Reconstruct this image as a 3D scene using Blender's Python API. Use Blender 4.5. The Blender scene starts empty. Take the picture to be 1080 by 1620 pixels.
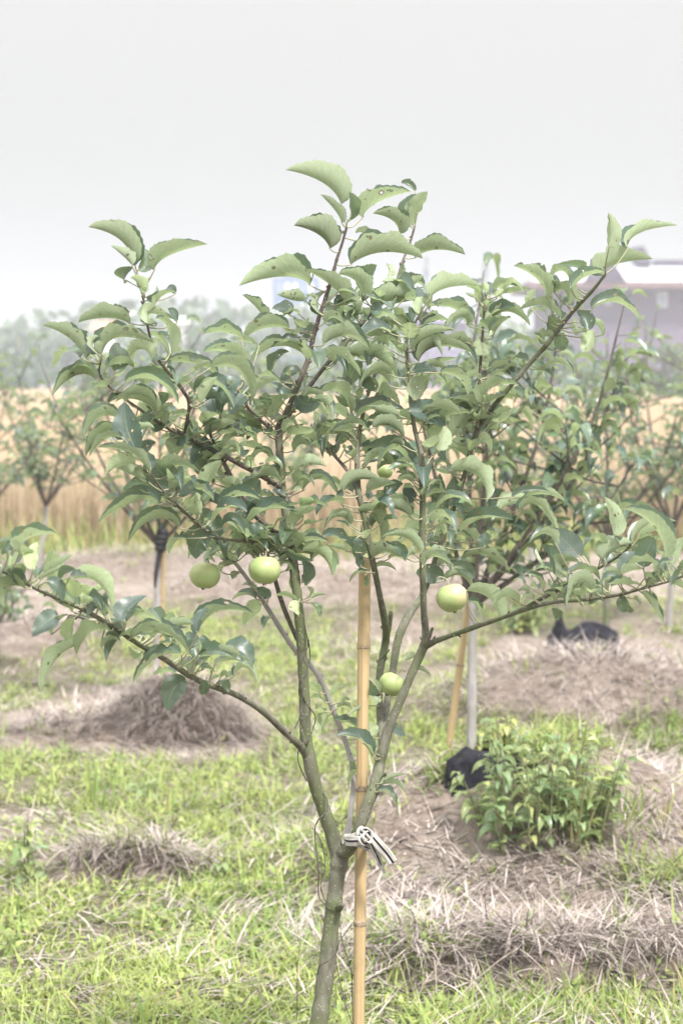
import bpy, math, random
import numpy as np

# ------------------------------------------------------------------ camera, sky, sun, exposure
S = bpy.context.scene
COL = S.collection
W_, H_, LENS = 1080.0, 1620.0, 70.0
F = LENS / 24.0 * W_
CAM_Z = 1.30
PITCH = math.atan(220.0 / F)
cam_d = bpy.data.cameras.new("camera")
cam = bpy.data.objects.new("camera", cam_d)
COL.objects.link(cam)
cam.location = (0, 0, CAM_Z)
cam.rotation_euler = (math.pi / 2 - PITCH, 0, 0)
cam_d.sensor_fit = 'HORIZONTAL'
cam_d.sensor_width = 24.0
cam_d.lens = LENS
cam_d.clip_start = 0.05
cam_d.clip_end = 3000
cam_d.dof.use_dof = True
cam_d.dof.focus_distance = 3.0
cam_d.dof.aperture_fstop = 7.5
S.camera = cam

SUN_EL, SUN_AZ = math.radians(56), math.radians(150)   # azimuth from +Y clockwise
SUN_DIR = np.array([math.sin(SUN_AZ) * math.cos(SUN_EL), math.cos(SUN_AZ) * math.cos(SUN_EL), math.sin(SUN_EL)])
world = bpy.data.worlds.new("World")
S.world = world
world.use_nodes = True
wn, wl = world.node_tree.nodes, world.node_tree.links
wn.clear()
wo = wn.new('ShaderNodeOutputWorld')
bg = wn.new('ShaderNodeBackground')
bg.inputs['Strength'].default_value = 0.1
sky = wn.new('ShaderNodeTexSky')
sky.sky_type = 'NISHITA'
sky.sun_disc = False
sky.sun_elevation = SUN_EL
sky.sun_rotation = SUN_AZ
sky.dust_density = 4
tc = wn.new('ShaderNodeTexCoord')
sep = wn.new('ShaderNodeSeparateXYZ')
ramp = wn.new('ShaderNodeValToRGB')          # overcast: bright at the horizon haze, a little greyer above, brightest overhead
ramp.color_ramp.elements[0].position = 0.0
ramp.color_ramp.elements[0].color = (0.62, 0.62, 0.64, 1)
ramp.color_ramp.elements[1].position = 1.0
ramp.color_ramp.elements[1].color = (0.68, 0.68, 0.68, 1)
for p, c in ((0.05, (0.130, 0.128, 0.1225)), (0.10, (0.131, 0.1285, 0.122)), (0.20, (0.156, 0.1525, 0.145)), (0.34, (0.25, 0.25, 0.245)), (0.65, (0.55, 0.55, 0.55))):
    e = ramp.color_ramp.elements.new(p)
    e.color = (*c, 1)
ramp.color_ramp.elements[0].color = (0.145, 0.145, 0.142, 1)
scl = wn.new('ShaderNodeVectorMath'); scl.operation = 'SCALE'; scl.inputs['Scale'].default_value = 22.0
mix = wn.new('ShaderNodeMix'); mix.data_type = 'RGBA'; mix.inputs['Factor'].default_value = 0.93
wl.new(tc.outputs['Generated'], sep.inputs[0])
wl.new(sep.outputs['Z'], ramp.inputs['Fac'])
wl.new(ramp.outputs['Color'], scl.inputs[0])
wl.new(sky.outputs['Color'], mix.inputs[6])
wl.new(scl.outputs['Vector'], mix.inputs[7])
wl.new(mix.outputs[2], bg.inputs['Color'])
wl.new(bg.outputs[0], wo.inputs['Surface'])

sun_d = bpy.data.lights.new("sun", 'SUN')
sun_d.energy = 2.8
sun_d.angle = math.radians(7)
sun_d.color = (1.0, 0.96, 0.90)
sun = bpy.data.objects.new("sun", sun_d)
COL.objects.link(sun)
sun.rotation_euler = (math.pi / 2 - SUN_EL, 0, math.pi - SUN_AZ)
S.view_settings.view_transform = 'Standard'
S.view_settings.look = 'None'
S.view_settings.gamma = 1
S.view_settings.exposure = 1.25

# ------------------------------------------------------------------ helpers
FWD = np.array([0, math.cos(PITCH), -math.sin(PITCH)])
UP = np.array([0, math.sin(PITCH), math.cos(PITCH)])
RT = np.array([1.0, 0, 0])
CAMP = np.array([0, 0, CAM_Z])
M0 = 3.0 / F           # metres per photo pixel at the main tree


def P(px, py, D=3.0):
    return CAMP + D * (FWD + (px - 540.0) / F * RT - (py - 810.0) / F * UP)


def nrm(v):
    return v / (np.linalg.norm(v) + 1e-12)


def nodes_mat(name):
    m = bpy.data.materials.new(name)
    m.use_nodes = True
    nt = m.node_tree
    nt.nodes.clear()
    return m, nt.nodes, nt.links


def rgb(c):
    return (c[0], c[1], c[2], 1.0)


def mixc(n, l, fac, a, b, mode='MIX'):
    x = n.new('ShaderNodeMix'); x.data_type = 'RGBA'; x.blend_type = mode
    for sock, v in ((0, fac), (6, a), (7, b)):
        if isinstance(v, bpy.types.NodeSocket):
            l.new(v, x.inputs[sock])
        elif sock == 0:
            x.inputs[0].default_value = v
        else:
            x.inputs[sock].default_value = rgb(v)
    return x.outputs[2]


def mth(n, l, op, a, b=None, clamp=False):
    x = n.new('ShaderNodeMath'); x.operation = op; x.use_clamp = clamp
    for i, v in enumerate((a, b)):
        if v is None: continue
        if isinstance(v, bpy.types.NodeSocket): l.new(v, x.inputs[i])
        else: x.inputs[i].default_value = v
    return x.outputs[0]


def noise(n, l, scale, detail=4, rough=0.6, vec=None, sep=None):
    x = n.new('ShaderNodeTexNoise')
    x.inputs['Scale'].default_value = scale
    x.inputs['Detail'].default_value = detail
    x.inputs['Roughness'].default_value = rough
    if vec is not None: l.new(vec, x.inputs['Vector'])
    return x.outputs['Fac']


def step(n, l, v, lo, hi):
    x = n.new('ShaderNodeMapRange'); x.interpolation_type = 'SMOOTHSTEP'
    l.new(v, x.inputs['Value'])
    x.inputs['From Min'].default_value = lo; x.inputs['From Max'].default_value = hi
    return x.outputs[0]


def objvec(n, l, scale=(1, 1, 1)):
    t = n.new('ShaderNodeTexCoord'); m = n.new('ShaderNodeMapping')
    m.inputs['Scale'].default_value = scale
    l.new(t.outputs['Object'], m.inputs['Vector'])
    return m.outputs[0]


def bump(n, l, h, strength=0.4, dist=0.002):
    b = n.new('ShaderNodeBump'); b.inputs['Strength'].default_value = strength
    b.inputs['Distance'].default_value = dist
    l.new(h, b.inputs['Height'])
    return b.outputs[0]


def bsdf(n, l, color, rough=0.6, normal=None, spec=0.4, out=True):
    b = n.new('ShaderNodeBsdfPrincipled')
    if isinstance(color, bpy.types.NodeSocket): l.new(color, b.inputs['Base Color'])
    else: b.inputs['Base Color'].default_value = rgb(color)
    if isinstance(rough, bpy.types.NodeSocket): l.new(rough, b.inputs['Roughness'])
    else: b.inputs['Roughness'].default_value = rough
    b.inputs['Specular IOR Level'].default_value = spec
    if normal is not None: l.new(normal, b.inputs['Normal'])
    if out:
        o = n.new('ShaderNodeOutputMaterial'); l.new(b.outputs[0], o.inputs['Surface'])
    return b


def simple(name, c1, c2, scale=20, rough=0.7, bs=0.4, bd=0.003, spec=0.3, stretch=(1, 1, 1)):
    m, n, l = nodes_mat(name)
    v = objvec(n, l, stretch)
    f = noise(n, l, scale, 6, 0.65, v)
    g = step(n, l, f, 0.35, 0.65)
    bsdf(n, l, mixc(n, l, g, c1, c2), rough, bump(n, l, f, bs, bd), spec)
    return m


def leaf_mat(name, top, under, young, holes=True, trans=0.3, rough=0.30, veins=True):
    """top face dark and glossy, under face pale and downy, thin leaf lets light through"""
    m, n, l = nodes_mat(name)
    at = n.new('ShaderNodeAttribute'); at.attribute_name = 'rnd'      # r: tone, g: age, b: id
    sp = n.new('ShaderNodeSeparateColor'); l.new(at.outputs['Color'], sp.inputs[0])
    uv = n.new('ShaderNodeUVMap')
    suv = n.new('ShaderNodeSeparateXYZ'); l.new(uv.outputs[0], suv.inputs[0])
    geo = n.new('ShaderNodeNewGeometry')
    au = mth(n, l, 'ABSOLUTE', mth(n, l, 'SUBTRACT', suv.outputs[0], 0.5))           # 0 midrib .. 0.5 margin
    # veins
    midrib = step(n, l, mth(n, l, 'SUBTRACT', 0.03, au), 0.0, 0.02)
    ph = mth(n, l, 'SUBTRACT', mth(n, l, 'MULTIPLY', suv.outputs[1], 9.0), mth(n, l, 'MULTIPLY', au, 5.0))
    w = mth(n, l, 'ABSOLUTE', mth(n, l, 'SUBTRACT', mth(n, l, 'FRACT', ph), 0.5))
    side = step(n, l, mth(n, l, 'SUBTRACT', 0.09, w), 0.0, 0.08)
    vein = mth(n, l, 'MAXIMUM', midrib, mth(n, l, 'MULTIPLY', side, 0.55))
    nz = noise(n, l, 60, 4, 0.6)
    fine = noise(n, l, 420, 3, 0.6)
    tone = mth(n, l, 'ADD', mth(n, l, 'MULTIPLY', sp.outputs[0], 0.75), 0.6)
    ctop = mixc(n, l, sp.outputs[1], top, young[0])
    cund = mixc(n, l, sp.outputs[1], under, young[1])
    ctop = mixc(n, l, mth(n, l, 'MULTIPLY', vein, 0.38), ctop, (0.32, 0.38, 0.26))
    cund = mixc(n, l, mth(n, l, 'MULTIPLY', vein, 0.60), cund, (0.60, 0.66, 0.48))
    c = mixc(n, l, geo.outputs['Backfacing'], ctop, cund)
    tv = n.new('ShaderNodeVectorMath'); tv.operation = 'SCALE'
    l.new(c, tv.inputs[0]); l.new(mth(n, l, 'MULTIPLY', tone, mth(n, l, 'ADD', mth(n, l, 'MULTIPLY', nz, 0.5), 0.75)), tv.inputs['Scale'])
    c = tv.outputs[0]
    hm = None
    if holes:
        vo = n.new('ShaderNodeTexVoronoi'); vo.inputs['Scale'].default_value = 1.0
        ad = n.new('ShaderNodeVectorMath'); ad.operation = 'MULTIPLY_ADD'
        l.new(uv.outputs[0], ad.inputs[0]); ad.inputs[1].default_value = (5.0, 9.0, 1.0)
        cb = n.new('ShaderNodeCombineXYZ'); l.new(mth(n, l, 'MULTIPLY', sp.outputs[2], 91.0), cb.inputs[0])
        l.new(mth(n, l, 'MULTIPLY', sp.outputs[2], 37.0), cb.inputs[1])
        l.new(cb.outputs[0], ad.inputs[2])
        l.new(ad.outputs[0], vo.inputs['Vector'])
        vs = n.new('ShaderNodeSeparateColor'); l.new(vo.outputs['Color'], vs.inputs[0])
        # only some cells of some leaves are eaten
        rad = mth(n, l, 'MULTIPLY', mth(n, l, 'GREATER_THAN', vs.outputs[0], 0.87), mth(n, l, 'MULTIPLY', vs.outputs[1], 0.34))
        wob = mth(n, l, 'ADD', vo.outputs['Distance'], mth(n, l, 'MULTIPLY', mth(n, l, 'SUBTRACT', noise(n, l, 300, 2), 0.5), 0.25))
        hole = mth(n, l, 'LESS_THAN', wob, rad)
        rim = mth(n, l, 'LESS_THAN', wob, mth(n, l, 'MULTIPLY', rad, 1.45))
        spot = mth(n, l, 'MULTIPLY', mth(n, l, 'GREATER_THAN', vs.outputs[2], 0.95), mth(n, l, 'LESS_THAN', wob, 0.17))
        c = mixc(n, l, mth(n, l, 'MAXIMUM', rim, spot), c, (0.16, 0.10, 0.05))
        hm = hole
    rg = mixc(n, l, geo.outputs['Backfacing'], (rough,) * 3, (0.75,) * 3)
    rs = n.new('ShaderNodeSeparateColor'); l.new(rg, rs.inputs[0])
    hsum = mth(n, l, 'ADD', mth(n, l, 'MULTIPLY', vein, -0.6), mth(n, l, 'MULTIPLY', fine, 0.35))
    b = bsdf(n, l, c, rs.outputs[0], bump(n, l, hsum, 0.6, 0.0016), 0.5, out=False)
    b.inputs['Coat Roughness'].default_value = 0.28
    l.new(mth(n, l, 'MULTIPLY', mth(n, l, 'SUBTRACT', 1.0, geo.outputs['Backfacing']), 0.5), b.inputs['Coat Weight'])
    tr = n.new('ShaderNodeBsdfTranslucent')
    l.new(mixc(n, l, 0.5, c, (0.40, 0.52, 0.20)), tr.inputs['Color'])
    ms = n.new('ShaderNodeMixShader'); ms.inputs[0].default_value = trans
    l.new(b.outputs[0], ms.inputs[1]); l.new(tr.outputs[0], ms.inputs[2])
    o = n.new('ShaderNodeOutputMaterial')
    if hm is not None:
        tp = n.new('ShaderNodeBsdfTransparent')
        m2 = n.new('ShaderNodeMixShader'); l.new(hm, m2.inputs[0])
        l.new(ms.outputs[0], m2.inputs[1]); l.new(tp.outputs[0], m2.inputs[2])
        l.new(m2.outputs[0], o.inputs['Surface'])
    else:
        l.new(ms.outputs[0], o.inputs['Surface'])
    return m


def blade_mat(name, ca, cb, cc, trans=0.3, rough=0.5):
    """grass, straw and wheat: colour varies blade by blade"""
    m, n, l = nodes_mat(name)
    at = n.new('ShaderNodeAttribute'); at.attribute_name = 'rnd'
    sp = n.new('ShaderNodeSeparateColor'); l.new(at.outputs['Color'], sp.inputs[0])
    c = mixc(n, l, sp.outputs[0], ca, cb)
    c = mixc(n, l, sp.outputs[1], c, cc)
    b = bsdf(n, l, c, rough, None, 0.25, out=False)
    tr = n.new('ShaderNodeBsdfTranslucent'); l.new(c, tr.inputs['Color'])
    ms = n.new('ShaderNodeMixShader'); ms.inputs[0].default_value = trans
    l.new(b.outputs[0], ms.inputs[1]); l.new(tr.outputs[0], ms.inputs[2])
    o = n.new('ShaderNodeOutputMaterial'); l.new(ms.outputs[0], o.inputs['Surface'])
    return m


def mesh_obj(name, V, Fq, mat, parent=None, uv=None, rnd=None, smooth=True, tris=None):
    """one mesh object from numpy quads (and optional triangles)"""
    V = np.asarray(V, dtype=np.float32).reshape(-1, 3)
    Fq = np.asarray(Fq, dtype=np.int32).reshape(-1, 4) if Fq is not None and len(Fq) else np.zeros((0, 4), np.int32)
    T3 = np.asarray(tris, dtype=np.int32).reshape(-1, 3) if tris is not None and len(tris) else np.zeros((0, 3), np.int32)
    me = bpy.data.meshes.new(name)
    me.vertices.add(len(V)); me.vertices.foreach_set('co', V.ravel())
    loops = np.concatenate([Fq.ravel(), T3.ravel()])
    me.loops.add(len(loops)); me.loops.foreach_set('vertex_index', loops)
    nf = len(Fq) + len(T3)
    me.polygons.add(nf)
    starts = np.concatenate([np.arange(len(Fq)) * 4, len(Fq) * 4 + np.arange(len(T3)) * 3]).astype(np.int32)
    me.polygons.foreach_set('loop_start', starts)
    me.polygons.foreach_set('use_smooth', np.full(nf, smooth))
    if uv is not None:
        u = me.uv_layers.new(name='UVMap')
        u.data.foreach_set('uv', np.asarray(uv, dtype=np.float32)[loops].ravel())
    if rnd is not None:
        a = me.attributes.new('rnd', 'FLOAT_COLOR', 'POINT')
        r = np.ones((len(V), 4), np.float32); r[:, :3] = rnd
        a.data.foreach_set('color', r.ravel())
    me.update(calc_edges=True)
    if mat: me.materials.append(mat)
    o = bpy.data.objects.new(name, me)
    COL.objects.link(o)
    if parent is not None:
        o.parent = parent
        o.matrix_parent_inverse = __import__('mathutils').Matrix.Translation(-parent.location)
    return o


class MB:
    def __init__(s):
        s.V, s.F, s.U, s.R, s.n = [], [], [], [], 0

    def add(s, V, Fq, uv=None, rnd=(0.5, 0.0, 0.5)):
        V = np.asarray(V, float).reshape(-1, 3)
        s.V.append(V); s.F.append(np.asarray(Fq, int).reshape(-1, 4) + s.n)
        s.U.append(np.zeros((len(V), 2)) if uv is None else np.asarray(uv).reshape(-1, 2))
        s.R.append(np.tile(np.asarray(rnd, float), (len(V), 1)) if np.ndim(rnd) == 1 else rnd)
        s.n += len(V)

    def build(s, name, mat, parent=None, smooth=True):
        return mesh_obj(name, np.concatenate(s.V), np.concatenate(s.F), mat, parent,
                        np.concatenate(s.U), np.concatenate(s.R), smooth)


def empty(name, loc, label, cat, group=None, kind=None):
    o = bpy.data.objects.new(name, None)
    o.location = [float(v) for v in loc]
    o.empty_display_size = 0.1
    COL.objects.link(o)
    return tag(o, label, cat, group, kind)


def tag(o, label=None, cat=None, group=None, kind=None):
    if label: o['label'] = label
    if cat: o['category'] = cat
    if group: o['group'] = group
    if kind: o['kind'] = kind
    return o


def catmull(pts, per=6):
    pts = np.asarray(pts, float)
    if len(pts) < 3:
        t = np.linspace(0, 1, per + 1)[:, None]
        return pts[0] * (1 - t) + pts[-1] * t
    ext = np.vstack([2 * pts[0] - pts[1], pts, 2 * pts[-1] - pts[-2]])
    out = []
    for i in range(1, len(ext) - 2):
        p0, p1, p2, p3 = ext[i - 1:i + 3]
        for t in np.linspace(0, 1, per, endpoint=False):
            out.append(0.5 * ((2 * p1) + (-p0 + p2) * t + (2 * p0 - 5 * p1 + 4 * p2 - p3) * t * t + (-p0 + 3 * p1 - 3 * p2 + p3) * t ** 3))
    out.append(ext[-2])
    return np.array(out)


def tube(mb, pts, rad, sides=8, per=5, lump=0.0, seed=0, rnd=(0.5, 0, 0.5), smooth=True):
    pr = np.hstack([np.asarray(pts, float), np.asarray(rad, float).reshape(-1, 1)])
    c = catmull(pr, per) if smooth else pr
    p, r = c[:, :3], np.maximum(c[:, 3], 1e-4)
    rng = np.random.default_rng(seed)
    n = len(p)
    T = np.gradient(p, axis=0); T /= np.linalg.norm(T, axis=1, keepdims=True) + 1e-12
    u = nrm(np.cross(T[0], [0.3, 0.9, 0.2])); V = []
    a = np.arange(sides) / sides * 2 * math.pi
    for i in range(n):
        u = nrm(u - T[i] * np.dot(u, T[i])); v = np.cross(T[i], u)
        rr = r[i] * (1 + lump * rng.normal(0, 1, sides) * 0.5 + lump * rng.normal())
        V.append(p[i] + (np.cos(a) * rr)[:, None] * u + (np.sin(a) * rr)[:, None] * v)
    V.append(np.tile(p[-1] + T[-1] * r[-1] * 0.6, (sides, 1)))
    V.insert(0, np.tile(p[0] - T[0] * r[0] * 0.3, (sides, 1)))
    V = np.concatenate(V)
    rows = n + 2
    idx = np.arange(rows * sides).reshape(rows, sides)
    nx = np.roll(idx, -1, axis=1)
    Fq = np.stack([idx[:-1], nx[:-1], nx[1:], idx[1:]], -1).reshape(-1, 4)
    L = np.concatenate([[0], np.cumsum(np.linalg.norm(np.diff(p, axis=0), axis=1))])
    L = np.concatenate([[0], L, [L[-1]]])
    uv = np.stack([np.tile(np.arange(sides) / sides, rows), np.repeat(L, sides)], -1)
    mb.add(V, Fq, uv, rnd)


def leaf(mb, b, m, t, hw, N, B, fold, rng, age=0.0, ns=22, nu=3, wave=0.10, tone=None):
    """folded, arching leaf blade; N = its upper side, B = across"""
    b, m, t = (np.asarray(x, float) for x in (b, m, t))
    s = np.linspace(0, 1, ns + 1)[:, None]
    c = 2 * m - 0.5 * (b + t)
    mid = (1 - s) ** 2 * b + 2 * s * (1 - s) * c + s ** 2 * t
    T = 2 * (1 - s) * (c - b) + 2 * s * (t - c)
    T /= np.linalg.norm(T, axis=1, keepdims=True) + 1e-12
    Bv = B - T * (T @ B)[:, None]; Bv /= np.linalg.norm(Bv, axis=1, keepdims=True) + 1e-9
    Nv = np.cross(T, Bv)
    flip = (Nv[ns // 2] @ N) < 0
    if flip: Nv = -Nv
    s1 = s[:, 0]
    w = hw * np.sin(math.pi * s1 ** 0.84) ** 0.60 * (1 - 0.30 * s1 ** 3)
    us = np.linspace(-1, 1, 2 * nu + 1)
    V = np.zeros((ns + 1, 2 * nu + 1, 3)); UV = np.zeros((ns + 1, 2 * nu + 1, 2))
    ph1, ph2 = rng.uniform(0, 6.28, 2); fr = rng.uniform(2.0, 3.6)
    fr2 = rng.uniform(0.8, 1.2, 2)
    twist = rng.normal(0, 0.3)
    wave = wave * rng.uniform(0.4, 1.5)
    mid = mid + Nv * (hw * rng.normal(0, 0.17) * s ** 3) + Bv * (hw * rng.normal(0, 0.1) * s ** 2)
    bite = rng.uniform() < 0.28
    bs_, bw_, bd_, bq_ = rng.uniform(0.2, 0.85), rng.uniform(0.025, 0.07), rng.uniform(0.3, 0.75), rng.choice([-1, 1])
    for j, u in enumerate(us):
        q = 1 if u >= 0 else -1
        au = abs(u)
        a = fold * (0.62 + 0.5 * au) * fr2[0 if q > 0 else 1]
        ser = np.zeros(ns + 1)
        if au > 0.99:
            ser = np.where(np.arange(ns + 1) % 2 == 0, 0.035, -0.02) * hw
            ser[0] = ser[-1] = 0
        d = w * au + ser
        if bite and q == bq_ and au > 0.3: d = d * (1 - bd_ * max(0, (au - 0.3) / 0.7) * np.exp(-((s1 - bs_) / bw_) ** 2))
        wv = wave * hw * au ** 2 * np.sin(fr * 6.28 * s1 + (ph1 if q > 0 else ph2)) * np.sin(math.pi * s1)
        aa = a + twist * (s1 - 0.5) * q
        V[:, j] = mid + Bv * (q * d * np.cos(aa))[:, None] + Nv * (d * np.sin(aa) + wv)[:, None]
        UV[:, j, 0] = 0.5 + 0.5 * u; UV[:, j, 1] = s1
    R = 2 * nu + 1
    idx = np.arange((ns + 1) * R).reshape(ns + 1, R)
    Fq = np.stack([idx[:-1, :-1], idx[1:, :-1], idx[1:, 1:], idx[:-1, 1:]], -1).reshape(-1, 4)
    if flip: Fq = Fq[:, ::-1]
    mb.add(V, Fq, UV, (rng.uniform(0.2, 0.9) if tone is None else tone, age, rng.uniform()))


def hash_noise(x, y, seed=0):
    """smooth value noise, vectorised"""
    x = np.asarray(x, float); y = np.asarray(y, float)
    xi, yi = np.floor(x), np.floor(y)
    fx, fy = x - xi, y - yi
    fx = fx * fx * (3 - 2 * fx); fy = fy * fy * (3 - 2 * fy)

    def h(a, b):
        v = np.sin(a * 127.1 + b * 311.7 + seed * 74.7) * 43758.5453
        return v - np.floor(v)
    return (h(xi, yi) * (1 - fx) + h(xi + 1, yi) * fx) * (1 - fy) + (h(xi, yi + 1) * (1 - fx) + h(xi + 1, yi + 1) * fx) * fy


def fbm(x, y, seed=0, oct=4):
    s, a = 0, 0.5
    for i in range(oct):
        s = s + a * hash_noise(x * 2 ** i, y * 2 ** i, seed + i); a *= 0.5
    return s


# ------------------------------------------------------------------ materials
M_leaf = leaf_mat('apple_leaf', (0.055, 0.092, 0.085), (0.38, 0.45, 0.30), ((0.28, 0.40, 0.14), (0.42, 0.52, 0.27)), trans=0.42)
M_leaf_bg = leaf_mat('apple_leaf_far', (0.055, 0.095, 0.078), (0.35, 0.42, 0.25), ((0.26, 0.40, 0.13), (0.38, 0.48, 0.22)), holes=False, veins=False)
M_weed = leaf_mat('weed_leaf', (0.20, 0.31, 0.15), (0.34, 0.44, 0.22), ((0.40, 0.40, 0.13), (0.42, 0.44, 0.17)), holes=False, trans=0.42)
M_far = leaf_mat('far_foliage', (0.065, 0.105, 0.085), (0.10, 0.145, 0.115), ((0.17, 0.22, 0.09), (0.19, 0.24, 0.11)), holes=False, trans=0.2, rough=0.7)
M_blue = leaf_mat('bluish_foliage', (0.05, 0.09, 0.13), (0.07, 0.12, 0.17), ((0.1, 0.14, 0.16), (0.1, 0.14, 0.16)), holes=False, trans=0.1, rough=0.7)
M_grass = blade_mat('grass_blades', (0.20, 0.31, 0.09), (0.41, 0.47, 0.16), (0.50, 0.42, 0.22), 0.4)
M_straw = blade_mat('straw_blades', (0.20, 0.16, 0.15), (0.60, 0.53, 0.48), (0.085, 0.068, 0.062), 0.1, 0.7)
M_wheat = blade_mat('wheat_stalks', (0.50, 0.40, 0.27), (0.66, 0.55, 0.41), (0.34, 0.28, 0.18), 0.35)


def bark_mat(name, a, b, moss, mossf):
    m, n, l = nodes_mat(name)
    v = objvec(n, l)
    v2 = objvec(n, l, (1, 1, 0.35))
    f = noise(n, l, 60, 6, 0.7, v2)
    g = noise(n, l, 12, 4, 0.6, v)
    vo = n.new('ShaderNodeTexVoronoi'); vo.inputs['Scale'].default_value = 170; l.new(v, vo.inputs['Vector'])
    lent = mth(n, l, 'LESS_THAN', vo.outputs['Distance'], 0.17)
    c = mixc(n, l, step(n, l, f, 0.3, 0.7), a, b)
    c = mixc(n, l, mth(n, l, 'MULTIPLY', step(n, l, g, 0.42, 0.62), mossf), c, moss)
    c = mixc(n, l, mth(n, l, 'MULTIPLY', lent, 0.6), c, (0.42, 0.40, 0.34))
    h = mth(n, l, 'ADD', f, mth(n, l, 'MULTIPLY', lent, 0.4))
    bsdf(n, l, c, 0.75, bump(n, l, h, 0.6, 0.0015), 0.3)
    return m


M_bark = bark_mat('apple_bark', (0.085, 0.085, 0.06), (0.19, 0.185, 0.145), (0.10, 0.125, 0.05), 0.75)
M_twig = bark_mat('young_bark', (0.075, 0.058, 0.054), (0.16, 0.13, 0.12), (0.11, 0.125, 0.07), 0.35)
M_grey = bark_mat('pale_grey_bark', (0.26, 0.24, 0.24), (0.38, 0.36, 0.36), (0.22, 0.22, 0.17), 0.4)

m, n, l = nodes_mat('bamboo')
uv = n.new('ShaderNodeUVMap'); su = n.new('ShaderNodeSeparateXYZ'); l.new(uv.outputs[0], su.inputs[0])
mp = n.new('ShaderNodeMapping'); mp.inputs['Scale'].default_value = (14, 1.2, 1); l.new(uv.outputs[0], mp.inputs[0])
f = noise(n, l, 2.0, 5, 0.6, mp.outputs[0])
f2 = noise(n, l, 35, 5, 0.6, objvec(n, l))
c = mixc(n, l, step(n, l, f, 0.3, 0.7), (0.36, 0.25, 0.125), (0.50, 0.385, 0.22))
c = mixc(n, l, mth(n, l, 'MULTIPLY', step(n, l, f2, 0.5, 0.75), 0.5), c, (0.27, 0.20, 0.12))
bsdf(n, l, c, 0.42, bump(n, l, f, 0.3, 0.0008), 0.45)
M_bamboo = m
M_node = simple('bamboo_node', (0.20, 0.14, 0.09), (0.40, 0.33, 0.25), 200, 0.8)
M_black = simple('black_fabric', (0.008, 0.008, 0.011), (0.022, 0.022, 0.03), 30, 0.85, 0.4, 0.01, 0.12)
M_tape = simple('black_tape', (0.014, 0.014, 0.016), (0.03, 0.03, 0.035), 60, 0.5, 0.5, 0.003)
M_vine = simple('dry_vine', (0.05, 0.045, 0.04), (0.12, 0.11, 0.09), 150, 0.8)
M_dead = simple('dead_stem', (0.22, 0.18, 0.15), (0.40, 0.34, 0.29), 90, 0.85)
M_core = simple('dried_flower', (0.06, 0.04, 0.03), (0.16, 0.11, 0.07), 300, 0.9)

m, n, l = nodes_mat('green_apple_skin')
v = objvec(n, l)
at = n.new('ShaderNodeAttribute'); at.attribute_name = 'rnd'
sp = n.new('ShaderNodeSeparateColor'); l.new(at.outputs['Color'], sp.inputs[0])
c = mixc(n, l, step(n, l, noise(n, l, 30, 4, 0.6, v), 0.3, 0.7), (0.27, 0.35, 0.13), (0.36, 0.43, 0.19))
c = mixc(n, l, sp.outputs[0], c, (0.50, 0.40, 0.24))
vo = n.new('ShaderNodeTexVoronoi'); vo.inputs['Scale'].default_value = 260; l.new(v, vo.inputs['Vector'])
c = mixc(n, l, mth(n, l, 'MULTIPLY', mth(n, l, 'LESS_THAN', vo.outputs['Distance'], 0.13), 0.45), c, (0.62, 0.68, 0.42))
vs = n.new('ShaderNodeTexVoronoi'); vs.inputs['Scale'].default_value = 45; l.new(v, vs.inputs['Vector'])
c = mixc(n, l, mth(n, l, 'MULTIPLY', mth(n, l, 'LESS_THAN', vs.outputs['Distance'], 0.07), 0.7), c, (0.10, 0.09, 0.04))
bsdf(n, l, c, 0.42, None, 0.4)
M_apple = m

m, n, l = nodes_mat('striped_cloth')
uv = n.new('ShaderNodeUVMap'); su = n.new('ShaderNodeSeparateXYZ'); l.new(uv.outputs[0], su.inputs[0])
wob = mth(n, l, 'ADD', su.outputs[0], mth(n, l, 'MULTIPLY', mth(n, l, 'SUBTRACT', noise(n, l, 500, 3), 0.5), 0.06))
band = mth(n, l, 'MULTIPLY', mth(n, l, 'GREATER_THAN', wob, 0.40), mth(n, l, 'LESS_THAN', wob, 0.62))
wv = n.new('ShaderNodeTexWave'); wv.inputs['Scale'].default_value = 700; wv.inputs['Distortion'].default_value = 3
l.new(objvec(n, l), wv.inputs['Vector'])
cl = mixc(n, l, step(n, l, noise(n, l, 90, 4), 0.35, 0.7), (0.62, 0.60, 0.56), (0.42, 0.40, 0.37))
bsdf(n, l, mixc(n, l, band, cl, (0.022, 0.022, 0.035)), 0.9, bump(n, l, wv.outputs['Fac'], 0.5, 0.0006), 0.15)
M_cloth = m

# ground: bare earth where nothing grows, darker mould under the grass
m, n, l = nodes_mat('earth')
v = objvec(n, l)
at = n.new('ShaderNodeAttribute'); at.attribute_name = 'rnd'
sp = n.new('ShaderNodeSeparateColor'); l.new(at.outputs['Color'], sp.inputs[0])
f1 = noise(n, l, 3.0, 8, 0.65, v); f2 = noise(n, l, 40, 6, 0.7, v)
soil = mixc(n, l, step(n, l, f1, 0.35, 0.65), (0.27, 0.22, 0.185), (0.39, 0.335, 0.29))
soil = mixc(n, l, step(n, l, f2, 0.45, 0.75), soil, (0.28, 0.21, 0.17))
turf = mixc(n, l, step(n, l, f2, 0.3, 0.7), (0.10, 0.10, 0.055), (0.25, 0.215, 0.165))
f3 = noise(n, l, 11, 6, 0.7, v)
soil = mixc(n, l, mth(n, l, 'MULTIPLY', step(n, l, f3, 0.48, 0.66), 0.75), soil, (0.17, 0.135, 0.12))
c = mixc(n, l, sp.outputs[0], soil, turf)
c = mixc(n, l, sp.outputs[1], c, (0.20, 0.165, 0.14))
bsdf(n, l, c, 0.95, bump(n, l, mth(n, l, 'ADD', f1, f2), 0.9, 0.03), 0.1)
M_earth = m

# ------------------------------------------------------------------ terrain
# mounds: x, y, radius x, radius y, height
MOUNDS = []


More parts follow.
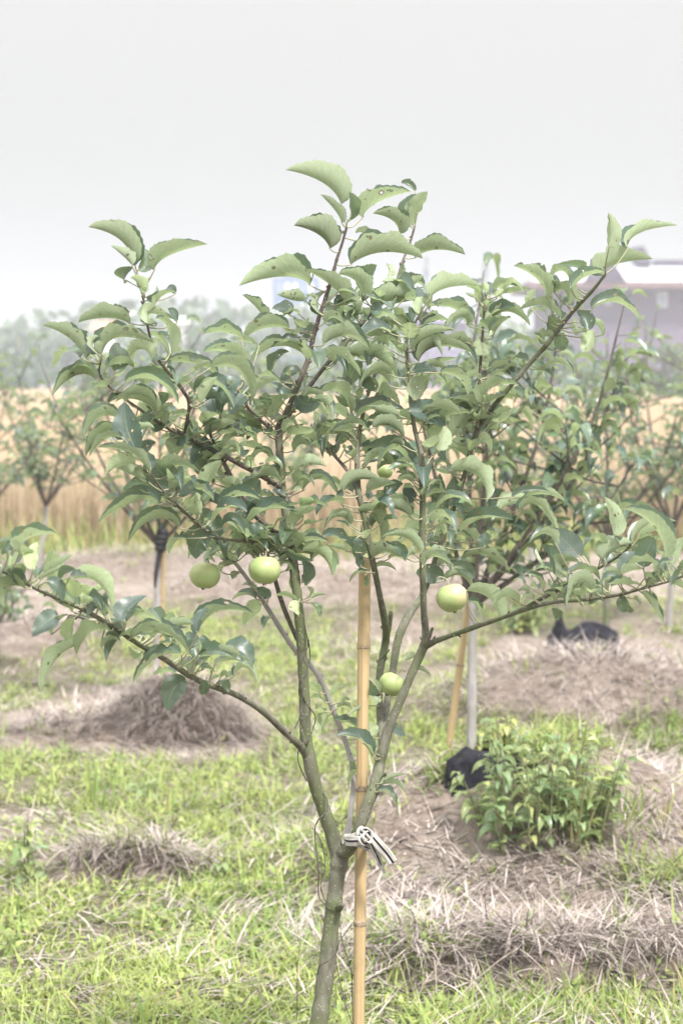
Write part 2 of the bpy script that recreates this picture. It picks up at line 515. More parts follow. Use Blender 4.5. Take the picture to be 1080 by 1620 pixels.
def gp(px, py, h=0.0):
    """ground point seen at a photo pixel, on a plane at height h"""
    d = FWD + (px - 540.0) / F * RT - (py - 810.0) / F * UP
    t = (h - CAM_Z) / d[2]
    return CAMP + t * d


g2 = gp(745, 1215, 0.26); MOUNDS.append((g2[0] + 0.12, g2[1], 0.50, 0.42, 0.27))
MOUNDS.append((g2[0] + 0.40, g2[1] - 0.30, 0.62, 0.40, 0.09))
g3 = gp(925, 1040, 0.24); MOUNDS.append((g3[0], g3[1], 0.62, 0.55, 0.24))
g4 = gp(285, 1180, 0.0); MOUNDS.append((g4[0], g4[1] + 0.18, 0.20, 0.14, 0.165))
g5 = gp(150, 1170, 0.0); MOUNDS.append((g5[0], g5[1] + 0.1, 0.30, 0.2, 0.07))
g6 = gp(190, 1385, 0.0); MOUNDS.append((g6[0], g6[1], 0.17, 0.10, 0.085))
g7 = gp(240, 915, 0.0); MOUNDS.append((g7[0], g7[1], 0.9, 0.6, 0.16))
g8 = gp(600, 950, 0.0); MOUNDS.append((g8[0], g8[1], 1.3, 0.8, 0.16))
g9 = gp(30, 1030, 0.0); MOUNDS.append((g9[0], g9[1], 0.5, 0.5, 0.13))
MOUNDS.append((-0.03, 3.0, 0.45, 0.35, 0.12))
MOUNDS.append((g6[0] + 0.0, g6[1] - 0.075, 0.035, 0.035, -0.075))
GX0 = gp(800, 1530)


def height(x, y):
    x = np.asarray(x, float); y = np.asarray(y, float)
    z = 0.05 * (fbm(x * 0.7 + 3, y * 0.7, 5) - 0.47) + 0.035 * (fbm(x * 3.1, y * 3.1, 9) - 0.47)
    near = np.exp(-np.maximum(y - 14, 0) / 6.0)
    z = z + near * (0.022 * (fbm(x * 11, y * 11, 4) - 0.47) + 0.035 * np.maximum(fbm(x * 5.5, y * 5.5, 14) - 0.52, 0))
    for (mx, my, rx, ry, h) in MOUNDS:
        wob = 1 + 0.35 * (fbm(x * 2.3 + mx, y * 2.3, 7) - 0.47)
        d = ((x - mx) / rx) ** 2 + ((y - my) / ry) ** 2
        z = z + h * np.exp(-(d * wob) ** 1.4)
    # little undercut bank at lower right
    bx = 1 / (1 + np.exp(-(x - 0.06) / 0.05)) * np.exp(-np.maximum(y - 4.45, 0) / 0.5)
    edge = 4.16 + 0.05 * np.sin(x * 9) + 0.04 * np.sin(x * 23 + 1)
    z = z + 0.09 * bx * (1 / (1 + np.exp(-(y - edge) / 0.018))) - 0.03 * bx
    return z


def proj(x, y, z):
    d = np.stack([x, y, z], -1) - CAMP
    dep = d @ FWD
    dep = np.where(dep > 0.3, dep, 0.3)
    return 540 + F * (d @ RT) / dep, 810 - F * (d @ UP) / dep


# cover map laid out on the ground: patches (photo px, py, rx, ry, weight) turned into ground distances
BARE = [(820, 1400, 260, 110, 1.1), (1010, 1290, 130, 80, 1.1), (660, 1290, 90, 80, 1.0), (180, 1375, 115, 32, 1.1),
        (250, 1150, 190, 55, 1.1), (540, 905, 620, 62, 0.95), (950, 1070, 210, 70, 1.2), (60, 985, 120, 60, 0.9),
        (640, 1080, 90, 40, 0.6), (800, 1540, 230, 50, 1.1), (1060, 1480, 90, 60, 1.0), (40, 1300, 70, 40, 0.5),
        (620, 1000, 120, 40, .7), (1000, 1210, 110, 45, .8), (430, 1240, 70, 20, .6), (90, 1150, 110, 40, .8), (640, 1430, 60, 60, .5)]
GREEN = [(1030, 1165, 90, 28, 1.2), (1030, 1395, 90, 30, 1.0), (900, 1605, 300, 20, 1.3), (700, 1500, 100, 22, 0.9), (330, 1010, 200, 30, 0.7),
         (560, 1060, 120, 40, .5), (250, 866, 330, 9, 1.2), (900, 862, 250, 8, 1.0), (880, 960, 80, 30, .9), (240, 1250, 300, 30, .6)]


def bareness(x, y):
    px, py = proj(x, y, height(x, y))
    b = np.zeros_like(x)
    for (cx, cy, rx, ry, w) in BARE:
        b = np.maximum(b, w * np.exp(-(((px - cx) / rx) ** 2 + ((py - cy) / ry) ** 2) ** 1.5))
    for (cx, cy, rx, ry, w) in GREEN:
        b = b - w * np.exp(-(((px - cx) / rx) ** 2 + ((py - cy) / ry) ** 2))
    b = b + 1.1 * (fbm(x * 2.2 + 9, y * 2.2, 21) - 0.47) + 0.9 * (fbm(x * 8 + 9, y * 8, 25) - 0.47)
    return b


def axis(fine_lo, fine_hi, d0, far, g=1.12):
    a = list(np.arange(fine_lo, fine_hi, d0)); up, s = [fine_hi], d0
    while up[-1] < far: s *= g; up.append(up[-1] + s)
    dn, s = [fine_lo], d0
    while dn[-1] > -far: s *= g; dn.append(dn[-1] - s)
    return np.array(sorted(dn[1:] + a + up))


gx, gy = axis(-2.6, 2.8, 0.03, 560), axis(3.5, 9.5, 0.03, 560)
X, Y = np.meshgrid(gx, gy)
Z = height(X, Y)
farm = np.clip((np.hypot(X, Y) - 40) / 100, 0, 1)
Z = Z * (1 - farm)
idx = np.arange(X.size).reshape(X.shape)
Fq = np.stack([idx[:-1, :-1], idx[:-1, 1:], idx[1:, 1:], idx[1:, :-1]], -1).reshape(-1, 4)
B = bareness(X.ravel(), Y.ravel())
turf = 1 - np.clip((B - 0.15) / 0.4, 0, 1)
turf = np.where(Y.ravel() > 14.5, 0.35, turf)
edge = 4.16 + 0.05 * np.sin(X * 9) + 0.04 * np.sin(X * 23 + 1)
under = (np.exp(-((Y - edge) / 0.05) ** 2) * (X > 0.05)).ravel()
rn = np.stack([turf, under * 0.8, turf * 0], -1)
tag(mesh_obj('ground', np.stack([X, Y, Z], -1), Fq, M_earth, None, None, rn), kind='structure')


def gz(x, y):
    return float(height(np.array([x]), np.array([y]))[0])


def gt(px, py):
    '''point of the real terrain seen at a photo pixel'''
    d = FWD + (px - 540.0) / F * RT - (py - 810.0) / F * UP
    t = 3.2
    while t < 60:
        q = CAMP + t * d
        if q[2] <= gz(q[0], q[1]): break
        t += 0.01
    return q


def spawn(n, y0, y1, rng, power=1.6):
    """points over the visible wedge of ground (and a margin to the sides)"""
    u = rng.uniform(0, 1, n)
    y = (y0 ** (1 - power) + u * (y1 ** (1 - power) - y0 ** (1 - power))) ** (1 / (1 - power))
    half = 0.24 * y + 1.0
    return rng.uniform(-1, 1, n) * half, y


def blades(name, x, y, z, L, wd, lean, az, curve, rnd, mat, label=None, cat=None, seg=3, flat=0.0, facing=None):
    n = len(x)
    k = np.linspace(0, 1, seg + 1)
    dirx, diry = np.cos(az), np.sin(az)
    px_, py_ = -np.sin(az), np.cos(az)
    V = np.zeros((n, seg + 1, 2, 3))
    px0, py0, pz0 = x.copy(), y.copy(), z.copy()
    for i, t in enumerate(k):
        if i:
            th = lean + curve * (t - 0.5 / seg)
            px0 = px0 + dirx * np.sin(th) * L / seg
            py0 = py0 + diry * np.sin(th) * L / seg
            pz0 = pz0 + np.cos(th) * L / seg
        ww = wd * (1 - t ** 1.6) * 0.5 * (0.75 + 0.5 * np.sin(math.pi * min(1, t + 0.2))) + 0.0002
        V[:, i, 0] = np.stack([px0 - px_ * ww, py0 - py_ * ww, pz0], -1)
        V[:, i, 1] = np.stack([px0 + px_ * ww, py0 + py_ * ww, pz0], -1)
    base = (np.arange(n) * (seg + 1) * 2)[:, None]
    q = []
    for i in range(seg):
        q.append(np.stack([base[:, 0] + 2 * i, base[:, 0] + 2 * i + 1, base[:, 0] + 2 * i + 3, base[:, 0] + 2 * i + 2], -1))
    Fq = np.concatenate(q)
    R = np.repeat(rnd, (seg + 1) * 2, axis=0)
    o = mesh_obj(name, V.reshape(-1, 3), Fq, mat, None, None, R)
    return tag(o, label, cat, kind='stuff')


rng = np.random.default_rng(11)
COVERS = [(gt(768, 1216), 0.085, 0.05), (gt(922, 1030), 0.165, 0.11), (gt(985, 862), 0.16, 0.14)]


def open_ground(x, y):
    ok = np.ones(len(x), bool)
    for c_, a_, b_ in COVERS:
        ok &= (((x - c_[0]) / a_) ** 2 + ((y - (c_[1] - 0.12)) / (b_ + 0.14)) ** 2) > 1
    return ok


# --- grass in tufts
nt = 40000
tx, ty = spawn(nt, 3.55, 14.6, rng, 2.0)
tb = bareness(tx, ty)
keep = open_ground(tx, ty) & (rng.uniform(0, 1, nt) < np.clip(1 - (tb + 0.02) / 0.42, 0.05, 1) * np.clip(fbm(tx * 4, ty * 4, 61) * 5 - 1.15, 0.18, 1) * np.clip(fbm(tx * 13, ty * 13, 62) * 4 - 0.8, 0.25, 1))
tx, ty, tb = tx[keep], ty[keep], tb[keep]
k = 11
x = np.repeat(tx, k) + rng.normal(0, 0.018, len(tx) * k)
y = np.repeat(ty, k) + rng.normal(0, 0.018, len(tx) * k)
vig = np.repeat(np.clip(rng.gamma(5, 0.2, len(tx)), 0.4, 2.0), k)
low = np.repeat(0.75 + 0.6 * (fbm(tx * 1.3, ty * 1.3, 31)), k)
n_ = len(x)
L = rng.uniform(0.025, 0.078, n_) * vig * low
broad = rng.uniform(0, 1, n_) < 0.2
L = np.where(broad, rng.uniform(0.018, 0.042, n_), L)
up_ = np.where(broad, rng.uniform(0, 0.035, n_), 0)
wd_ = np.where(broad, rng.uniform(0.006, 0.012, n_), rng.uniform(0.0022, 0.0065, n_))
az = rng.uniform(0, 6.283, n_)
lean = np.where(broad, rng.uniform(0.5, 1.5, n_), np.abs(rng.normal(0.6, 0.4, n_))); curve = rng.uniform(0.2, 1.7, n_)
patch = np.repeat(fbm(tx * 2.5, ty * 2.5, 41) * 1.1, k)
rnd = np.stack([np.clip(rng.uniform(-0.2, 0.8, n_) + patch - 0.2, 0, 1), (rng.uniform(0, 1, n_) < 0.07) * rng.uniform(0.4, 1, n_), rng.uniform(0, 1, n_)], -1)
blades('grass', x, y, height(x, y) - 0.004 + up_, L, wd_, lean, az, curve, rnd, M_grass,
       'short bright green grass and weeds between the mounds', 'grass')
# --- dry straw and litter
nt = 120000
x, y = spawn(nt, 3.55, 14.8, rng, 2.0)
b_ = bareness(x, y)
keep = open_ground(x, y) & (rng.uniform(0, 1, nt) < np.clip(0.42 + (b_ + 0.05) * 1.1, 0.38, 0.95) * np.clip(fbm(x * 1.8 + 4, y * 1.8, 77) * 2.6 - 0.55, 0.12, 1))
x, y, b_ = x[keep], y[keep], b_[keep]; n_ = len(x)
hz = height(x, y)
mnd = np.clip(hz / 0.1, 0, 1)
swirl = fbm(x * 0.9, y * 0.9, 3) * 12
rnd = np.stack([np.clip(rng.beta(1.6, 1.5, n_), 0, 1), (rng.uniform(0, 1, n_) < 0.28) * rng.uniform(0.3, 1, n_), rng.uniform(0, 1, n_)], -1)
blades('straw', x, y, hz + rng.uniform(-0.003, 0.03, n_) * np.clip(1.2 - b_, 0.4, 1), rng.uniform(0.03, 0.15, n_), rng.uniform(0.0012, 0.0052, n_),
       rng.uniform(0.95, 1.55, n_), swirl + rng.normal(0, 1.0, n_), rng.uniform(0.05, 0.6, n_), rnd, M_straw,
       'grey and tan dry straw lying over the mounds', 'straw', seg=3)

# --- matted straw heaps: long dead stalks hanging over the clumps and bank
hx, hy, hl, haz = [], [], [], []
for (cx, cy, rx, ry, cnt) in ((g4[0], g4[1] + 0.15, 0.25, 0.17, 3000), (g5[0], g5[1] + .1, .3, .2, 900), (g6[0] + 0.05, g6[1] + .02, 0.22, 0.1, 900), (0.45, 4.25, 0.5, 0.09, 1900),
                              (g2[0] + 0.45, g2[1] - 0.50, 0.55, 0.26, 1900), (g3[0], g3[1] - 0.2, 0.6, 0.4, 2200),
                              (g9[0], g9[1], .5, .4, 1400), (g8[0], g8[1], 1.3, .9, 5000), (g7[0], g7[1], 1.2, .8, 4000)):
    r = np.sqrt(rng.uniform(0, 1, cnt)); a = rng.uniform(0, 6.283, cnt)
    hx.append(cx + r * rx * np.cos(a)); hy.append(cy + r * ry * np.sin(a))
    haz.append(np.arctan2(np.sin(a) * rx, np.cos(a) * ry) + rng.normal(0, 0.9, cnt)); hl.append(rng.uniform(0.05, 0.17, cnt))
x, y, L, az = map(np.concatenate, (hx, hy, hl, haz)); ok_ = open_ground(x, y); x, y, L, az = x[ok_], y[ok_], L[ok_], az[ok_]; n_ = len(x)
az = np.where(rng.uniform(0, 1, n_) < 0.4, -math.pi / 2 + rng.normal(0, 0.7, n_), az)
rnd = np.stack([rng.beta(1.6, 1.8, n_), (rng.uniform(0, 1, n_) < 0.25) * rng.uniform(0.2, 1, n_), rng.uniform(0, 1, n_)], -1)
blades('dry_stalks', x, y, height(x, y) + rng.uniform(0.0, 0.035, n_), L, rng.uniform(0.0010, 0.0034, n_), rng.uniform(0.9, 1.6, n_), az,
       rng.uniform(-0.1, 0.9, n_), rnd, M_straw, 'matted dead stalks hanging over the earth clumps', 'straw', seg=4)

# --- wheat
nt = 80000
wy = 14.6 + (rng.uniform(0, 1, nt) ** 1.6) * 26
wx = rng.uniform(-1, 1, nt) * (0.24 * wy + 2.5)
wy = wy + 0.2 * np.sin(wx * 1.7) + 0.7 * (fbm(wx * 1.1, wx * 0 + 3.0, 19) - 0.47)
edge_h = 0.72 + 0.22 * (fbm(wx * 0.8, wy * 0.8, 8) - 0.5)
rnd = np.stack([np.clip(rng.uniform(0, 1, nt), 0, 1), (rng.uniform(0, 1, nt) < 0.12) * 0.7, rng.uniform(0, 1, nt)], -1)
blades('wheat', wx, wy, np.zeros(nt), edge_h * rng.uniform(0.85, 1.08, nt), rng.uniform(0.007, 0.017, nt), np.abs(rng.normal(0.0, 0.14, nt)),
       rng.uniform(0, 6.28, nt), rng.uniform(0.0, 0.5, nt), rnd, M_wheat, 'ripe golden wheat standing along the front of the field', 'wheat', seg=4)
nt = 3600
wx = rng.uniform(-5.5, 5.5, nt); wy = 14.5 + rng.normal(0, 0.35, nt)
kp_ = rng.uniform(0, 1, nt) < np.clip(fbm(wx * 1.6, wy * 1.6, 51) * 4 - 1.3, 0, 1)
wx, wy = wx[kp_], wy[kp_]; nt = len(wx)
rnd = np.stack([rng.uniform(0, 1, nt), (rng.uniform(0, 1, nt) < 0.35) * rng.uniform(0.3, 1, nt), rng.uniform(0, 1, nt)], -1)
blades('margin_grass', wx, wy, height(wx, wy) - 0.01, rng.uniform(0.08, 0.42, nt), rng.uniform(0.008, 0.02, nt), np.abs(rng.normal(0.2, 0.25, nt)),
       rng.uniform(0, 6.28, nt), rng.uniform(0.1, 1.2, nt), rnd, M_grass, 'rough green grass along the lower edge of the wheat', 'grass', seg=4)
# the ripe field running on to the far trees: a deep block with ridged top
ax_, ay_ = np.linspace(-70, 70, 260), 16.6 + np.linspace(0, 1, 240) ** 2 * 80
XX, YY = np.meshgrid(ax_, ay_)
ZZ = 0.52 + 0.16 * (fbm(XX * 3, YY * 3, 13) - 0.4) + 0.04 * (fbm(XX * 0.1, YY * 0.1, 15) - 0.4)
ZZ[0, :] = -0.05; ZZ[:, 0] = -0.05; ZZ[:, -1] = -0.05; ZZ[-1, :] = -0.05
ii = np.arange(XX.size).reshape(XX.shape)
Fq = np.stack([ii[:-1, :-1], ii[:-1, 1:], ii[1:, 1:], ii[1:, :-1]], -1).reshape(-1, 4)
m_w = simple('wheat_mass', (0.26, 0.18, 0.11), (0.40, 0.29, 0.185), 4, 0.9, 0.9, 0.05, 0.1)
tag(mesh_obj('wheat_field', np.stack([XX, YY, ZZ], -1), Fq, m_w), 'golden wheat field stretching back to the far trees', 'wheat field', kind='stuff')

# ------------------------------------------------------------------ main apple tree
prng = np.random.default_rng(5)
# name, material, sides, points (px, py, depth offset cm, radius px)
BR = {
 'trunk': (M_bark, [(488, 1790, 3, 17), (494, 1700, 2, 16), (501, 1640, 0, 15), (510, 1580, 0, 14.2), (520, 1500, 0, 13.4), (526, 1446, 0, 12.6), (528, 1431, -.3, 14.0), (530, 1412, 0, 12.4), (534, 1380, 0, 12.8), (537, 1358, 0, 14), (536, 1338, 0, 9)]),
 'left': (M_bark, [(538, 1372, 0, 11), (529, 1335, 0, 11.5), (515, 1290, -1, 10.8), (500, 1248, -2, 10.4), (489, 1200, -3, 11.0), (483, 1160, -3, 9.2), (482, 1110, -4, 8.8), (478, 1040, -5, 8.4), (472, 960, -6, 8.2), (465, 900, -6, 7.4), (458, 845, -7, 7), (447, 778, -7, 6.6), (442, 712, -8, 6), (441, 680, -8, 6.6), (448, 660, -8, 5.6)]),
 'leader': (M_twig, [(441, 684, -8, 5.6), (453, 652, -9, 4.9), (470, 612, -10, 4.4), (486, 572, -10, 4.3), (494, 540, -10, 3.9), (505, 500, -11, 3.3), (520, 455, -12, 3.0), (532, 412, -13, 2.6), (541, 385, -13, 2.2), (548, 360, -13, 2.2)]),
 'leader_right': (M_twig, [(446, 668, -8, 5), (462, 648, -6, 4.6), (490, 610, -3, 3.8), (520, 572, 0, 3.3), (545, 545, 3, 3.1), (580, 503, 6, 2.8), (605, 478, 8, 2.6), (624, 452, 10, 2.4), (638, 410, 11, 2.1), (647, 388, 12, 1.9), (656, 357, 12, 1.7)]),
 'left_mid': (M_twig, [(446, 772, -7, 5.5), (430, 762, -9, 4.7), (389, 739, -13, 4.3), (347, 717, -17, 4.0), (315, 701, -19, 3.6), (295, 687, -20, 3.6), (297, 660, -22, 2.9), (299, 637, -23, 3.0), (289, 617, -24, 3.0), (271, 593, -25, 2.8), (247, 563, -27, 2.4), (236, 528, -28, 2.2), (229, 487, -29, 2.0), (224, 458, -29, 1.8)]),
 'left_high': (M_twig, [(295, 688, -20, 3), (270, 680, -22, 2.4), (244, 664, -24, 2.4), (222, 648, -25, 2.3), (196, 630, -27, 2.2), (179, 617, -28, 2.1), (158, 593, -29, 1.8), (160, 566, -30, 1.5)]),
 'dark_arm': (M_twig, [(454, 850, -7, 4.4), (425, 835, -8, 4.2), (395, 806, -10, 4.2), (374, 772, -12, 4.3), (360, 744, -14, 3.8), (350, 724, -15, 3.2), (338, 700, -16, 2.4), (328, 678, -17, 2)]),
 'left_low_arm': (M_twig, [(458, 858, -7, 3.2), (420, 857, -10, 2.7), (386, 856, -14, 2.5), (341, 850, -18, 2.4), (319, 834, -20, 2.6), (288, 807, -23, 2.5), (267, 787, -25, 2.2), (250, 765, -26, 1.7), (237, 746, -27, 1.3)]),
 'inner_arm': (M_twig, [(441, 698, -8, 3.6), (430, 682, -9, 3.2), (409, 661, -11, 2.7), (394, 646, -13, 2.4), (376, 619, -15, 2)]),
 'low_left': (M_bark, [(486, 1196, -3, 8), (474, 1180, -5, 6.2), (450, 1158, -9, 5.4), (411, 1122, -15, 5.2), (370, 1098, -20, 4.9), (331, 1084, -25, 4.8), (298, 1068, -29, 4.6), (254, 1039, -34, 4.4), (216, 1017, -38, 4.2), (176, 990, -43, 3.7), (136, 967, -47, 3.4), (104, 952, -50, 3.0), (68, 937, -54, 2.8), (36, 921, -57, 2.4), (4, 904, -60, 2.1)]),
 'low_left_side': (M_twig, [(178, 994, -43, 3), (158, 990, -42, 2.2), (127, 977, -40, 2.1), (110, 973, -39, 1.8)]),
 'right': (M_bark, [(536, 1350, 0, 10.5), (548, 1346, -1.5, 11.5), (560, 1330, -3, 10), (572, 1300, -4, 9.4), (583, 1268, -4, 9.2), (594, 1241, -3, 10.6), (600, 1210, -2, 8.6), (606, 1185, -2, 8.6), (618, 1144, -2, 7.6), (636, 1102, -2, 7), (653, 1061, -2, 6.8), (670, 1023, -2, 7.4), (673, 1003, -2, 6), (670, 960, -3, 5.6), (668.5, 900, -4, 5.3), (668, 840, -4, 5.2), (668.5, 789, -4, 4.9), (667.5, 758, -5, 5.8), (666, 721, -5, 4.4), (656, 680, -5, 3.4), (650, 642, -5, 3.2), (647, 598, -5, 2.9), (643, 562, -5, 2.5), (645, 532, -5, 2.4), (662, 500, -5, 2.0)]),
 'low_right': (M_bark, [(671, 1024, -2, 6), (690, 1014, -4, 4.6), (720, 1003, -8, 4.3), (754, 991, -13, 4.1), (800, 975, -19, 3.8), (835, 962, -23, 4.2), (875, 953, -27, 3.0), (925, 949, -32, 2.8), (979, 941, -37, 2.7), (1012, 932, -40, 2.3), (1050, 922, -44, 2), (1090, 908, -48, 1.7)]),
 'low_right_side': (M_bark, [(826, 965, -22, 3.5), (845, 953, -24, 3.1), (860, 945, -25, 2.9), (909, 918, -28, 2.7), (950, 897, -31, 2.4), (985, 875, -34, 2.0), (1000, 858, -35, 1.7)]),
 'middle': (M_bark, [(606, 1185, 1, 7), (602, 1150, 4, 6), (600, 1100, 6, 5.5), (601, 1062, 7, 5.8), (610, 1013, 7, 6.2), (609, 985, 4, 6.2), (601, 945, 0, 5), (594, 910, -3, 4.9), (585, 868, -5, 5.2), (576, 818, -5, 5), (567, 779, -5, 4.8), (565, 738, -4, 4.4), (566, 710, -3, 3.6), (572, 664, -2, 3.2), (583, 620, 0, 2.8), (600, 570, 2, 2.4), (612, 520, 3, 2.2), (620, 480, 3, 1.8)]),
 'middle_stub': (M_bark, [(610, 1016, 7, 4), (615, 995, 6, 3.8), (618, 968, 5, 3.6)]),
 'middle_left': (M_twig, [(567, 782, -5, 3.4), (553, 750, -2, 3), (528, 720, 3, 2.6), (507, 698, 7, 2.2), (492, 672, 9, 1.8)]),
 'back_right': (M_bark, [(608, 1170, 2, 6.5), (612, 1110, 8, 5.5), (621, 1061, 12, 6), (630, 1010, 14, 6.6), (650, 966, 16, 6.6), (667, 944, 18, 5.2), (686, 892, 19, 4.6), (700, 850, 18, 4.4), (714, 812, 17, 4.4), (732, 760, 16, 4.1), (747, 703, 15, 4.3), (758, 675, 14, 4.6), (779, 645, 12, 4.1), (806, 612, 10, 3.8), (833, 580, 9, 3.8), (861, 549, 8, 3.5), (884, 520, 7, 3.3), (908, 490, 5, 3.2), (938, 458, 3, 2.8), (957, 434, 2, 2.2)]),
 'upright_shoot': (M_twig, [(756, 680, 14, 3), (758, 648, 13, 2.8), (758, 615, 12, 2.8), (759, 583, 12, 2.5), (762, 545, 12, 2.3), (765, 500, 11, 2.1), (768, 470, 11, 1.8)]),
 'back_grey': (M_grey, [(540, 1352, 3, 6), (549, 1320, 6, 5), (555, 1280, 8, 4.6), (559, 1225, 9, 4.6), (547, 1176, 9, 4.4), (529, 1129, 8, 4.5), (508, 1078, 7, 4.6), (489, 1050, 6, 4.6), (464, 1025, 2, 4.3), (438, 986, 0, 4.0), (417, 953, -2, 3.7), (384, 906, -6, 3.2), (366, 885, -9, 2.6), (350, 866, -11, 2)]),
 'spur': (M_twig, [(470, 1012, -4, 3.6), (450, 965, -3, 4.0), (436, 921, -4, 3.6), (428, 890, -6, 2.8), (415, 860, -9, 2.1)]),
}
tree_base = P(488, 1790, 3.03); tree_base[2] = gz(tree_base[0], tree_base[1])
TREE = empty('apple_tree', tree_base, 'young apple tree with green apples, forked trunk tied to the bamboo stake', 'apple tree')
BPTS = {}
BOBJ = {}
for i, (key, (mat, pts)) in enumerate(BR.items()):
    p3 = [P(px, py, 3.0 + dc / 100.0) for (px, py, dc, r) in pts]
    if key == 'trunk':
        p3[0] = np.array([tree_base[0], tree_base[1], tree_base[2] - 0.05])
    rr = [r * M0 * (1 + pts[j][2] / 300.0) for j, r in enumerate([q[3] for q in pts])]
    mb = MB()
    tube(mb, p3, rr, 14 if rr[0] > 0.006 else 9, 6, 0.035, i)
    cr = catmull(np.hstack([np.array(p3), np.array(rr)[:, None], np.array(pts)[:, :2]]), 8)
    BPTS[key] = cr
    # buds and leaf scars
    for _ in range(int(len(p3) * 1.2)):
        j = prng.integers(3, len(cr) - 2)
        T = nrm(cr[j + 1, :3] - cr[j - 1, :3]); d = nrm(np.cross(T, prng.normal(0, 1, 3)))
        s0 = cr[j, :3] + d * cr[j, 3] * 0.8
        bl = prng.uniform(0.002, 0.0045)
        tube(mb, [s0, s0 + d * bl * 0.6 + T * bl * 0.5, s0 + d * bl * 0.8 + T * bl * 1.3], [0.0018, 0.0016, 0.0005], 6, 2, 0)
    o = mb.build('trunk' if key == 'trunk' else 'branch', mat, TREE)
    BOBJ[key] = o
BOBJ['trunk']['label'] = 'stout grey-green trunk with a round knot below the fork'
# knot and stubs on trunk / limbs
for (a, b2, r1, r2, key) in (((536, 1436, -1.2), (541, 1433, -3), 6, 4.2, 'trunk'), ((482, 1178, -4), (475, 1148, -5), 4, 1.2, 'left'), ((673, 1020, -3), (684, 994, -5), 4.5, 2.4, 'right'),
                             ((604, 1235, -3), (610, 1224, -5), 4, 2.6, 'right'), ((600, 1045, 7), (616, 1028, 6), 2.5, 1.4, 'middle')):
    mb = MB(); p0, p1 = P(a[0], a[1], 3 + a[2] / 100), P(b2[0], b2[1], 3 + b2[2] / 100)
    tube(mb, [p0, (p0 + p1) / 2, p1], [r1 * M0, (r1 + r2) / 2 * M0, r2 * M0], 9, 4, 0.06, 3)
    o = mb.build('stub', M_bark, BOBJ[key])
    o.parent = BOBJ[key]; o.matrix_parent_inverse = BOBJ[key].matrix_parent_inverse.inverted() @ __import__('mathutils').Matrix.Translation(-TREE.location)

ALLP = np.concatenate([np.hstack([c, np.full((len(c), 1), i)]) for i, c in enumerate(BPTS.values())])
KEYS = list(BPTS.keys())

A = 3.375
